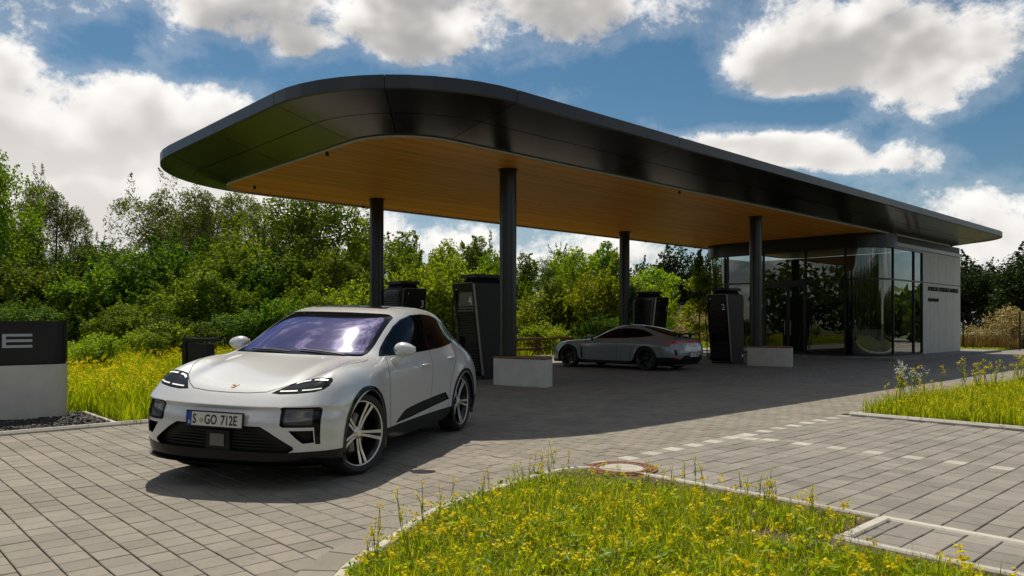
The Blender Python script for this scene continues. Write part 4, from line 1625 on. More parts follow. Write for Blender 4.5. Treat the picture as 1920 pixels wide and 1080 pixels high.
def number_plate(parent, T, left, text, mat_frame):
    """plate in the local plane x = 0, facing +x, text reading towards ... ; T places it"""
    b = MB().box(-.012, -.001, -.275, .275, -.068, .068, m=T).build('number_plate', mat_frame, parent)
    MB().box(-.001, .002, -.262, .262, -.056, .056, m=T).build('plate_face', M['plate_white'], b)
    # the reader stands at +x: his left is +y... seen from the front his left is -y
    MB().box(.002, .003, -.262, -.218, -.056, .056, m=T).build('country_band', M['plate_blue'], b)
    R90 = Matrix(((0, 0, 1, 0), (1, 0, 0, 0), (0, 1, 0, 0), (0, 0, 0, 1)))

    def put(txt, size, y, z, sx, mat):
        me = text_mesh(txt, size, .0006, sx, mat=mat, bold=size * .018)
        me.transform(T @ Matrix.Translation((.0035, y, z)) @ R90)
        o = obj('plate_text', me, b)
        return o
    put(text[0], .112, -.208, -.039, .72, M['plate_black'])
    put(text[1], .112, -.094, -.039, .70, M['plate_black'])
    put(text[2], .112, .062, -.039, .70, M['plate_black'])
    put('D', .034, -.249, -.042, .8, M['white_mark'])
    for z, m in ((-.004, M['seal']),):
        MB().lathe([(0, 0.0), (.019, 0.0), (.019, .002), (0, .002)], 20, m=T @ Matrix.Translation((.0025, -.121, -.012)) @ Matrix.Rotation(R(90), 4, 'Y')).build('seal', m, b)
    return b


M['paint_white'] = principled('white_car_paint', (0.62, 0.62, 0.615), 0.25, metal=0.12, spec=0.5, coat=1.0, coat_rough=0.012)
M['paint_grey'] = principled('grey_car_paint', (0.185, 0.222, 0.226), 0.25, metal=0.0, spec=0.5, coat=1.0, coat_rough=0.02)
M['rim_black'] = principled('rim_black', (0.010, 0.010, 0.010), 0.22, spec=0.5)
M['rim_silver'] = principled('machined_rim', (0.66, 0.63, 0.585), 0.28, metal=0.6)
M['disc'] = principled('brake_disc', (0.22, 0.21, 0.20), 0.35, metal=0.9)
M['red'] = principled('caliper_red', (0.50, 0.02, 0.015), 0.35, coat=0.5)
M['plate_white'] = principled('plate_white', (0.62, 0.60, 0.54), 0.4)
M['plate_blue'] = principled('plate_blue', (0.01, 0.06, 0.33), 0.4)
M['plate_black'] = principled('plate_black', (0.01, 0.01, 0.01), 0.5)
M['seal'] = principled('plate_seal', (0.36, 0.36, 0.16), 0.5)
M['seam'] = principled('panel_gap', (0.02, 0.02, 0.02), 0.8)
M['lamp_strip'] = principled('daytime_light', (0.8, 0.8, 0.75), 0.3, emit=(0.85, 0.95, 0.75), emit_s=0.22)
M['lamp_glass'] = principled('lamp_glass', (0.010, 0.011, 0.012), 0.05, spec=0.28)
M['lens_grey'] = principled('lens', (0.13, 0.125, 0.12), 0.08, spec=0.6, metal=0.35)
M['chrome'] = principled('chrome', (0.7, 0.7, 0.7), 0.12, metal=1.0)
M['car_glass'] = principled('tinted_side_glass', (0.004, 0.004, 0.005), 0.01, spec=0.10)
# coated windscreen: violet-tinted mirror over the dark cabin
ws, wst, wso = mat_new('coated_windscreen')
wsg = wst.n('ShaderNodeBsdfGlossy'); wsg.inputs['Roughness'].default_value = 0.012; wsg.inputs['Color'].default_value = (0.58, 0.48, 0.98, 1)
wsd = wst.n('ShaderNodeBsdfPrincipled'); wsd.inputs['Base Color'].default_value = (0.008, 0.008, 0.012, 1); wsd.inputs['Roughness'].default_value = 0.08
wsf = wst.n('ShaderNodeFresnel'); wsf.inputs['IOR'].default_value = 1.9
wsm = wst.n('ShaderNodeMixShader')
wst.link(wst.math('MULTIPLY', wsf.outputs[0], 1.7, clamp=True), wsm.inputs[0])
wst.link(wsd.outputs[0], wsm.inputs[1]); wst.link(wsg.outputs[0], wsm.inputs[2]); wst.link(wsm.outputs[0], wso.inputs[0])
M['windscreen'] = ws

# ------------------------------------------------------------------ the white car
SUV = [
    [(2.27, 0, 0.19), (2.265, 0.25, 0.19), (2.235, 0.5, 0.19), (2.156, 0.7, 0.195), (2.07, 0.818, 0.2), (1.985, 0.888, 0.205), (1.91, 0.925, 0.21), (1.86, 0.94, 0.215), (1.835, 0.945, 0.22)],
    [(2.335, 0, 0.25), (2.33, 0.25, 0.25), (2.3, 0.5, 0.25), (2.216, 0.7, 0.255), (2.12, 0.828, 0.26), (2.025, 0.903, 0.27), (1.94, 0.94, 0.28), (1.885, 0.95, 0.29), (1.857, 0.952, 0.3)],
    [(2.325, 0, 0.36), (2.32, 0.25, 0.36), (2.295, 0.5, 0.36), (2.226, 0.71, 0.37), (2.14, 0.838, 0.38), (2.035, 0.918, 0.39), (1.945, 0.948, 0.395), (1.897, 0.955, 0.4), (1.867, 0.957, 0.4)],
    [(2.345, 0, 0.48), (2.34, 0.25, 0.48), (2.315, 0.5, 0.48), (2.246, 0.71, 0.485), (2.15, 0.843, 0.49), (2.035, 0.923, 0.5), (1.935, 0.95, 0.505), (1.885, 0.957, 0.51), (1.848, 0.96, 0.51)],
    [(2.345, 0, 0.6), (2.34, 0.25, 0.6), (2.315, 0.5, 0.6), (2.246, 0.71, 0.605), (2.15, 0.843, 0.61), (2.025, 0.921, 0.615), (1.91, 0.95, 0.61), (1.85, 0.957, 0.6), (1.815, 0.961, 0.57)],
    [(2.305, 0, 0.678), (2.3, 0.25, 0.678), (2.275, 0.5, 0.68), (2.211, 0.71, 0.688), (2.115, 0.843, 0.698), (1.985, 0.916, 0.693), (1.86, 0.95, 0.662), (1.79, 0.958, 0.632), (1.783, 0.962, 0.613)],
    [(2.331, 0.004, 0.706), (2.326, 0.254, 0.706), (2.301, 0.504, 0.708), (2.237, 0.714, 0.716), (2.141, 0.847, 0.726), (2.011, 0.92, 0.721), (1.874, 0.95, 0.696), (1.804, 0.958, 0.666), (1.765, 0.962, 0.635)],
    [(2.255, 0, 0.765), (2.25, 0.25, 0.768), (2.225, 0.5, 0.775), (2.161, 0.7, 0.79), (2.065, 0.83, 0.813), (1.94, 0.903, 0.81), (1.8, 0.945, 0.765), (1.725, 0.96, 0.73), (1.685, 0.965, 0.7)],
    [(2.16, 0, 0.83), (2.155, 0.25, 0.835), (2.13, 0.48, 0.8486), (2.073, 0.66, 0.8702), (1.98, 0.799, 0.9226), (1.8525, 0.887, 0.9036), (1.71, 0.938, 0.83), (1.62, 0.96, 0.788), (1.58, 0.967, 0.765)],
    [(1.97, 0, 0.895), (1.965, 0.25, 0.9), (1.945, 0.46, 0.921), (1.898, 0.61, 0.927), (1.82, 0.759, 0.991), (1.7025, 0.867, 0.956), (1.58, 0.93, 0.875), (1.51, 0.96, 0.822), (1.475, 0.968, 0.8)],
    [(1.7, 0, 0.965), (1.7, 0.25, 0.97), (1.69, 0.46, 0.991), (1.66, 0.61, 0.982), (1.61, 0.76, 1.036), (1.54, 0.872, 0.991), (1.46, 0.937, 0.9), (1.41, 0.962, 0.842), (1.38, 0.968, 0.803)],
    [(1.45, 0, 1.02), (1.4455, 0.25, 1.025), (1.441, 0.46, 1.041), (1.4265, 0.62, 1.025), (1.402, 0.77, 1.064), (1.36, 0.878, 1.006), (1.32, 0.94, 0.91), (1.29, 0.962, 0.83), (1.27, 0.968, 0.768)],
    [(1.25, 0, 1.06), (1.2395, 0.25, 1.063), (1.219, 0.47, 1.0736), (1.2085, 0.64, 1.0602), (1.198, 0.79, 1.0696), (1.17, 0.887, 1.0086), (1.165, 0.94, 0.9), (1.16, 0.958, 0.79), (1.15, 0.965, 0.69)],
    [(1.14, 0, 1.085), (1.14, 0.2635, 1.087), (1.12, 0.5055, 1.088), (1.095, 0.71, 1.088), (1.088, 0.8036, 1.066), (1.063, 0.892, 1), (1.05, 0.938, 0.88), (1.06, 0.952, 0.72), (1.063, 0.96, 0.55)],
    [(1.06, 0, 1.125), (1.05, 0.2825, 1.123), (1.025, 0.5325, 1.118), (0.97, 0.74, 1.115), (0.966, 0.826, 1.066), (0.966, 0.9, 0.99), (0.97, 0.938, 0.85), (1.01, 0.948, 0.67), (1.028, 0.955, 0.4)],
    [(0.92, 0, 1.21), (0.91, 0.2993, 1.207), (0.88, 0.5503, 1.198), (0.8, 0.737, 1.175), (0.786, 0.8498, 1.066), (0.796, 0.908, 0.975), (0.82, 0.937, 0.82), (0.9, 0.943, 0.6), (0.97, 0.945, 0.3)],
    [(0.63, 0, 1.375), (0.62, 0.3063, 1.3716), (0.585, 0.5507, 1.3636), (0.5, 0.7236, 1.337), (0.508, 0.8604, 1.07), (0.533, 0.922, 0.955), (0.56, 0.935, 0.8), (0.65, 0.933, 0.55), (0.76, 0.925, 0.26)],
    [(0.28, 0, 1.526), (0.27, 0.3011, 1.5242), (0.225, 0.5319, 1.5172), (0.13, 0.7022, 1.497), (0.164, 0.8684, 1.078), (0.174, 0.93, 0.955), (0.2, 0.934, 0.78), (0.25, 0.922, 0.52), (0.3, 0.915, 0.25)],
    [(-0.06, 0, 1.592), (-0.07, 0.3035, 1.589), (-0.1, 0.5425, 1.579), (-0.17, 0.714, 1.545), (-0.12, 0.8694, 1.085), (-0.06, 0.932, 0.955), (-0.04, 0.936, 0.78), (-0.03, 0.92, 0.52), (-0.02, 0.912, 0.25)],
    [(-0.33, 0, 1.615), (-0.33, 0.3035, 1.612), (-0.35, 0.5475, 1.6), (-0.38, 0.718, 1.563), (-0.35, 0.8684, 1.095), (-0.32, 0.932, 0.96), (-0.32, 0.937, 0.78), (-0.32, 0.921, 0.52), (-0.32, 0.912, 0.25)],
    [(-0.7, 0, 1.618), (-0.7, 0.3035, 1.615), (-0.7, 0.5425, 1.602), (-0.7, 0.709, 1.56), (-0.66, 0.8584, 1.112), (-0.65, 0.93, 0.968), (-0.65, 0.938, 0.78), (-0.65, 0.925, 0.52), (-0.65, 0.915, 0.25)],
    [(-1.07, 0, 1.602), (-1.07, 0.3013, 1.598), (-1.07, 0.5233, 1.582), (-1.07, 0.677, 1.535), (-1, 0.8328, 1.143), (-0.98, 0.928, 0.99), (-0.97, 0.945, 0.8), (-0.98, 0.945, 0.55), (-1.02, 0.945, 0.32)],
    [(-1.42, 0, 1.57), (-1.42, 0.2855, 1.5636), (-1.42, 0.4819, 1.5466), (-1.41, 0.6156, 1.495), (-1.33, 0.7816, 1.182), (-1.28, 0.912, 1.03), (-1.22, 0.955, 0.86), (-1.14, 0.962, 0.72), (-1.1, 0.965, 0.615)],
    [(-1.74, 0, 1.505), (-1.74, 0.2652, 1.4974), (-1.74, 0.4408, 1.4784), (-1.72, 0.5604, 1.423), (-1.62, 0.7248, 1.19), (-1.52, 0.895, 1.055), (-1.42, 0.96, 0.925), (-1.34, 0.968, 0.832), (-1.31, 0.969, 0.778)],
    [(-2, 0, 1.395), (-2, 0.24, 1.385), (-1.99, 0.38, 1.36), (-1.97, 0.5, 1.305), (-1.87, 0.7, 1.1587), (-1.72, 0.88, 1.045), (-1.58, 0.957, 0.925), (-1.5, 0.968, 0.845), (-1.46, 0.969, 0.8)],
    [(-2.25, 0, 1.19), (-2.25, 0.25, 1.185), (-2.23, 0.45, 1.17), (-2.18, 0.62, 1.13), (-2.06, 0.78, 1.055), (-1.88, 0.9, 0.98), (-1.72, 0.955, 0.89), (-1.63, 0.967, 0.82), (-1.59, 0.969, 0.775)],
    [(-2.36, 0, 1), (-2.355, 0.28, 1), (-2.33, 0.52, 0.985), (-2.27, 0.7, 0.96), (-2.15, 0.84, 0.92), (-1.98, 0.93, 0.86), (-1.84, 0.958, 0.79), (-1.74, 0.966, 0.735), (-1.7, 0.967, 0.71)],
    [(-2.41, 0, 0.78), (-2.4, 0.3, 0.78), (-2.37, 0.55, 0.77), (-2.3, 0.73, 0.755), (-2.19, 0.86, 0.73), (-2.05, 0.93, 0.69), (-1.92, 0.952, 0.64), (-1.83, 0.96, 0.61), (-1.8, 0.962, 0.6)],
    [(-2.44, 0, 0.55), (-2.43, 0.3, 0.55), (-2.4, 0.55, 0.55), (-2.33, 0.73, 0.545), (-2.22, 0.86, 0.53), (-2.09, 0.925, 0.51), (-1.97, 0.945, 0.48), (-1.89, 0.952, 0.46), (-1.855, 0.955, 0.46)],
    [(-2.4, 0, 0.33), (-2.39, 0.3, 0.33), (-2.35, 0.55, 0.33), (-2.28, 0.73, 0.33), (-2.18, 0.86, 0.325), (-2.06, 0.92, 0.32), (-1.96, 0.938, 0.315), (-1.89, 0.945, 0.31), (-1.86, 0.947, 0.31)],
    [(-2.25, 0, 0.24), (-2.25, 0.3, 0.24), (-2.22, 0.55, 0.24), (-2.16, 0.72, 0.24), (-2.08, 0.83, 0.24), (-1.99, 0.9, 0.24), (-1.92, 0.925, 0.24), (-1.87, 0.935, 0.24), (-1.845, 0.94, 0.24)],
]


def white_car():
    FW = np.array((-1.365, 6.93)) ; RW = np.array((-0.650, 9.73))      # outer faces of the near wheels
    fwd = (FW - RW) / np.linalg.norm(FW - RW)
    lft = np.array((-fwd[1], fwd[0]))
    o_ = (FW + RW) / 2 - lft * 0.93
    car = tag(empty('car', (o_[0], o_[1], 0), math.atan2(fwd[1], fwd[0])), 'white electric car with violet windscreen leaving the charging canopy', 'car')
    T = Matrix.Translation((0, 0, .40)) @ Matrix.Rotation(R(-1.7), 4, 'X') @ Matrix.Translation((0, 0, -.40))
    bm = shell(SUV, 3, (('row', 6, 0, 6, .55), ('row', 5, 0, 6, .35), ('col', 4, 8, 12, .18), ('col', 2, 8, 13, .40), ('col', 3, 8, 12, .15), ('col', 5, 13, 24, .22), ('col', 7, 13, 20, .25), ('row', 1, 0, 7, .4)))
    sk = Skin(bm)
    side_p = lambda c: abs(c.y) > .40 and c.z > .9
    # glass house
    DLO = [(.90, 1.086), (.76, 1.165), (.55, 1.274), (.32, 1.382), (.10, 1.456), (-.18, 1.508), (-.50, 1.524), (-.80, 1.513), (-1.05, 1.478), (-1.28, 1.418), (-1.47, 1.332), (-1.62, 1.228), (-1.60, 1.198), (-1.30, 1.163), (-.80, 1.126), (-.20, 1.104), (.40, 1.090)]
    cut(bm, DLO, (0, 2), 12, side_p)
    W1 = [(.60, 1.106), (.60, 1.226), (.46, 1.300), (.30, 1.370), (.08, 1.443), (-.17, 1.491), (-.285, 1.500), (-.315, 1.122)]
    W0 = [(.815, 1.104), (.73, 1.160), (.63, 1.210), (.63, 1.105)]
    W2 = [(-.385, 1.126), (-.365, 1.501), (-.60, 1.507), (-.82, 1.495), (-1.05, 1.460), (-1.26, 1.403), (-1.43, 1.327), (-1.55, 1.235), (-1.28, 1.184), (-.80, 1.146)]
    for k, wpoly in enumerate((W0, W1, W2)):
        cut(bm, wpoly, (0, 2), 1 + 20 * k, side_p)
    top_p = lambda c: c.z > 1.05
    half = [(1.145, .0), (1.14, .27), (1.125, .49), (1.095, .645), (1.065, .700), (.97, .715), (.77, .702), (.56, .678), (.35, .656), (.18, .640), (.155, .58), (.205, .45), (.235, .27), (.245, .0)]
    ws_out = half + [(x, -y) for x, y in half[::-1][1:-1]]
    cut(bm, ws_out, (0, 1), 13, lambda c: c.z > 1.06)
    hin = [(1.065, .0), (1.06, .27), (1.045, .49), (1.02, .625), (.98, .665), (.77, .652), (.56, .630), (.36, .602), (.27, .575), (.265, .45), (.285, .27), (.292, .0)]
    cut(bm, hin + [(x, -y) for x, y in hin[::-1][1:-1]], (0, 1), 3, lambda c: c.z > 1.06)
    roof = [(-.02, -.40), (-.02, .40), (-.06, .45), (-1.00, .44), (-1.04, .40), (-1.04, -.40), (-1.00, -.44), (-.06, -.45)]
    cut(bm, roof, (0, 1), 4, lambda c: c.z > 1.4)
    rw = [(-1.62, .40), (-2.12, .46), (-2.16, .42), (-2.16, -.42), (-2.12, -.46), (-1.62, -.40)]
    cut(bm, rw, (0, 1), 11, lambda c: c.z > 1.1)
    # lamps and intakes
    fr_p = lambda c: c.x > 1.55
    HL = [(.405, .812), (.46, .850), (.53, .892), (.60, .920), (.68, .938), (.76, .946), (.812, .940), (.832, .915), (.833, .880), (.812, .852), (.76, .832), (.62, .815), (.50, .807)]
    BX = [(.562, .560), (.556, .700), (.572, .712), (.835, .716), (.850, .70), (.850, .405), (.818, .405), (.812, .548), (.585, .546)]
    BP = [(.588, .578), (.584, .698), (.796, .702), (.800, .572), (.61, .568)]
    LI = [(.630, .520), (.806, .522), (.812, .420), (.735, .412), (.690, .452)]
    for m_ in (lambda p: p, mirror):
        cut(bm, m_(HL), (1, 2), 5, fr_p)
        cut(bm, m_(BX), (1, 2), 7, fr_p)
        cut(bm, m_(BP), (1, 2), 6, fr_p)
        cut(bm, m_(LI), (1, 2), 8, fr_p)
    GR = [(-.40, .548), (.40, .548), (.475, .508), (.66, .385), (.668, .360), (.62, .331), (-.62, .331), (-.668, .360), (-.66, .385), (-.475, .508)]
    cut(bm, GR, (1, 2), 9, fr_p)
    # black lower body
    cut(bm, [(-1.0, .12), (1.1, .12), (1.1, .395), (.9, .385), (-.9, .395), (-1.08, .405)], (0, 2), 10, lambda c: abs(c.y) > .5 and c.z < .5)
    cut(bm, [(-1.1, .1), (1.1, .1), (1.1, .350), (.80, .345), (.66, .338), (.60, .332), (-.60, .332), (-.66, .338), (-.80, .345), (-1.1, .350)], (1, 2), 10, lambda c: c.x > 1.6 and c.z < .5)
    cut(bm, [(-1.1, .1), (1.1, .1), (1.1, .45), (-1.1, .45)], (1, 2), 10, lambda c: c.x < -1.6)
    SB = [(.72, .405), (.62, .452), (.46, .515), (.10, .545), (-.50, .578), (-.78, .590), (-.90, .500), (-.80, .486), (-.30, .452), (.30, .415)]
    cut(bm, SB, (0, 2), 14, lambda c: abs(c.y) > .6)

    body = take(bm, {0}, T, 'body', M['paint_white'], car)
    take(bm, {12}, T, 'window_trim', M['gloss_black'], car, .002)
    for r_ in (1, 21, 41):
        for s_ in (1, -1):
            take(bm, {r_}, T, 'side_window', M['car_glass'], car, .005, flt=lambda c: c.y * s_ > 0)
    take(bm, {13}, T, 'windscreen_border', M['gloss_black'], car, .003)
    take(bm, {3}, T, 'windscreen', M['windscreen'], car, .005)
    take(bm, {4}, T, 'glass_roof', M['gloss_black'], car, .002)
    take(bm, {11}, T, 'rear_window', M['car_glass'], car, .004)
    for s_ in (1, -1):
        hl = take(bm, {5}, T, 'headlight', M['lamp_glass'], car, .004, flt=lambda c: c.y * s_ > 0)
        hit = lambda y, z: sk.front(y, z)
        for pts in ([(.555, .889), (.60, .906), (.655, .917)], [(.69, .922), (.75, .927), (.80, .922)], [(.475, .829), (.55, .833), (.62, .838)], [(.655, .842), (.72, .848), (.795, .861)]):
            ribbon(hit, [(y * s_, z) for y, z in pts], .0046, .004, T, 'light_strip', M['lamp_strip'], hl)
        bx = take(bm, {7}, T, 'lamp_surround', M['gloss_black'], car, .004, flt=lambda c: c.y * s_ > 0)
        take(bm, {6}, T, 'main_lamp', M['lens_grey'], bx, 0, recess=(-.015, 0, 0), flt=lambda c: c.y * s_ > 0)
        take(bm, {8}, T, 'side_intake', M['dark'], car, 0, recess=(-.07, -.02 * s_, 0), flt=lambda c: c.y * s_ > 0)
        take(bm, {14}, T, 'side_blade', M['gloss_black'], car, 0, recess=(0, -.012 * s_, 0), flt=lambda c: c.y * s_ > 0)
    gl = take(bm, {9}, T, 'grille', M['dark'], car, 0, recess=(-.06, 0, 0))
    for k in range(7):
        z = .352 + k * .026
        hwid = min(.60, .60 - max(0, (z - .36)) * 1.05)
        for s_ in (1, -1):
            mb = MB()
            pts = [(.11, 2.295), (.3, 2.285), (hwid * .8, 2.262), (hwid, 2.215)]
            vv = []
            for y, x in pts:
                vv += [tuple(T @ Vector((x, y * s_, z))), tuple(T @ Vector((x, y * s_, z + .010))), tuple(T @ Vector((x - .03, y * s_, z + .010)))]
            mb.add(vv, [(3 * i, 3 * i + 3, 3 * i + 4, 3 * i + 1) for i in range(3)] + [(3 * i + 1, 3 * i + 4, 3 * i + 5, 3 * i + 2) for i in range(3)])
            mb.build('grille_bar', M['dark'], gl)
    MB().box(2.27, 2.318, -.115, .115, .325, .50, m=T).build('sensor_frame', M['dark'], gl, bevel=.006)
    MB().box(2.319, 2.330, -.068, .068, .362, .468, m=T).build('sensor', principled('sensor_cover', (0.13, 0.125, 0.115), 0.3), gl, bevel=.005)
    take(bm, {10}, T, 'lower_trim', M['gloss_black'], car, -.004)
    # splitter blade under the nose
    n_, vv, ff = 24, [], []
    for k in range(n_ + 1):
        y = -.86 + 1.72 * k / n_
        h, nn = sk.front(y, .255)
        x = (h.x if h is not None else 2.0) + .008
        vv += [tuple(T @ Vector(q)) for q in ((x - .05, y, .212), (x + .022, y, .212), (x + .020, y, .226), (x - .05, y, .232))]
    ff = [(4 * k + j, 4 * k + 4 + j, 4 * k + 4 + (j + 1) % 4, 4 * k + (j + 1) % 4) for k in range(n_) for j in range(4)]
    MB().add(vv, ff).build('front_splitter', M['gloss_black'], car)
    # panel gaps
    ribbon(sk.top, [(1.10, .785), (1.25, .80), (1.50, .765), (1.75, .69), (1.95, .585), (2.10, .45), (2.165, .36), (2.19, .2), (2.196, 0), (2.19, -.2), (2.165, -.36), (2.10, -.45), (1.95, -.585), (1.75, -.69), (1.50, -.765), (1.25, -.80), (1.10, -.785)], .0035, .0012, T, 'bonnet_gap', M['seam'], body)
    for s_ in (1, -1):
        sd = lambda x, z: sk.side(x, z, s_)
        for nm, pts in (('door_gap', [(.80, 1.075), (.875, .95), (.90, .75), (.885, .50), (.86, .345)]), ('door_gap', [(-.345, 1.115), (-.325, .9), (-.30, .6), (-.30, .345)]),
                        ('door_gap', [(-1.37, 1.165), (-1.27, 1.06), (-1.12, .92), (-1.00, .80), (-.93, .66), (-.90, .50), (-.88, .345)])):
            ribbon(sd, pts, .0035, .0012, T, nm, M['seam'], body)
        for hx, hz in ((-.10, .955), (-1.0, .995)):
            h, nn = sk.side(hx, hz, s_)
            mt = T @ Matrix.Translation(h + Vector((0, .012 * s_, 0)))
            MB().lathe([(0, -.105), (.010, -.10), (.016, -.08), (.018, 0), (.016, .08), (.010, .10), (0, .105)], 12, m=mt @ Matrix.Rotation(R(90), 4, 'Y') @ Matrix.Diagonal((1.0, .9, 1, 1))).build('door_handle', M['paint_white'], car, True)
        # door mirror
        mh_ = bmesh.new()
        bmesh.ops.create_uvsphere(mh_, u_segments=24, v_segments=14, radius=1.0)
        for v in mh_.verts:
            x, y, z = v.co
            x = max(x, -.55)
            z = z * (1.0 if z > 0 else .9)
            v.co = (x * .10 * (1 - .15 * y), y * .118, z * .078 * (1 - .22 * y))
        me = bpy.data.meshes.new('mirror')
        mh_.transform(T @ Matrix.Translation((.62, .970 * s_, 1.150)) @ Matrix.Scale(s_, 4, (0, 1, 0)))
        bmesh.ops.recalc_face_normals(mh_, faces=mh_.faces)
        mh_.to_mesh(me); mh_.free()
        me.materials.append(M['paint_white'])
        me.polygons.foreach_set('use_smooth', [True] * len(me.polygons))
        mo = obj('mirror', me, car)
        arm = MB()
        arm.tube([T @ Vector(q) for q in ((.69, .865 * s_, 1.01), (.67, .90 * s_, 1.05), (.64, .94 * s_, 1.10))], [.045, .04, .035], 10)
        arm.build('mirror_arm', M['paint_white'], mo, True)
        arm2 = MB()
        vv = [T @ Vector(q) for q in ((.562, .87 * s_, 1.10), (.562, 1.07 * s_, 1.115), (.562, 1.06 * s_, 1.185), (.562, .88 * s_, 1.20))]
        arm2.add(vv, [(0, 1, 2, 3)]).build('mirror_glass', M['chrome'], mo)
        ribp = [(.725, 1.118), (.725, 1.114)]
        for cx_ in (1.4465, -1.4465):
            arch_trim(sk, cx_, .385, .418, .462, s_, T, M['gloss_black'], car, .955)
            liner(cx_, .385, .44, s_, M['dark'], car)
    MB().box(-2.2, 2.15, -.72, .72, .215, .26).build('underbody', M['dark'], car)
    # crest on the bonnet
    h, nn = sk.top(2.10, 0)
    sh = [(-.030, .034), (0, .038), (.030, .034), (.031, .005), (.022, -.022), (0, -.040), (-.022, -.022), (-.031, .005)]
    zt = nn
    xt = Vector((0, 1, 0))
    yt = zt.cross(xt)
    cm = T @ Matrix(((xt.x, yt.x, zt.x, h.x), (xt.y, yt.y, zt.y, h.y), (xt.z, yt.z, zt.z, h.z), (0, 0, 0, 1)))
    if yt.x > 0:
        cm = cm @ Matrix.Rotation(math.pi, 4, 'Z')
    cr = MB().prism(sh, 0, .004, m=cm).build('crest', principled('crest_gold', (0.20, 0.17, 0.11), 0.35, metal=0.7), car)
    for q, c_ in (([(-.026, .002), (-.003, .002), (-.003, .022), (-.026, .022)], M['red']), ([(.003, -.02), (.018, -.02), (.025, -.002), (.003, -.002)], M['plate_black']), ([(-.009, -.006), (.009, -.006), (.009, .012), (-.009, .012)], M['seam'])):
        MB().prism(q, .0042, .0055, m=cm).build('crest_field', c_, cr)
    number_plate(car, T @ Matrix.Translation((2.368, 0, .590)) @ Matrix.Rotation(R(-4), 4, 'Y') @ Matrix.Rotation(0, 4, 'Z'), 1, ('S', 'GO', '712E'), M['dark'])
    # wipers on the screen base
    for s_ in (1, -1):
        pts = []
        for x, y in ((1.11, .54 if s_ > 0 else -.05), (1.075, .30 if s_ > 0 else -.27), (1.05, .02 if s_ > 0 else -.52)):
            h, nn = sk.top(x, y)
            pts.append(T @ (h + nn * .012))
        MB().tube(pts, .007, 6).build('wiper', M['dark'], car)
    for cx_, st_ in ((1.4465, R(-17)), (-1.4465, 0.0)):
        for s_ in (1, -1):
            car_wheel(car, (cx_, .805 * s_, .382), (0 if s_ > 0 else math.pi) + st_, .382, .297, .255, 'five')
    bm.free()
    return car


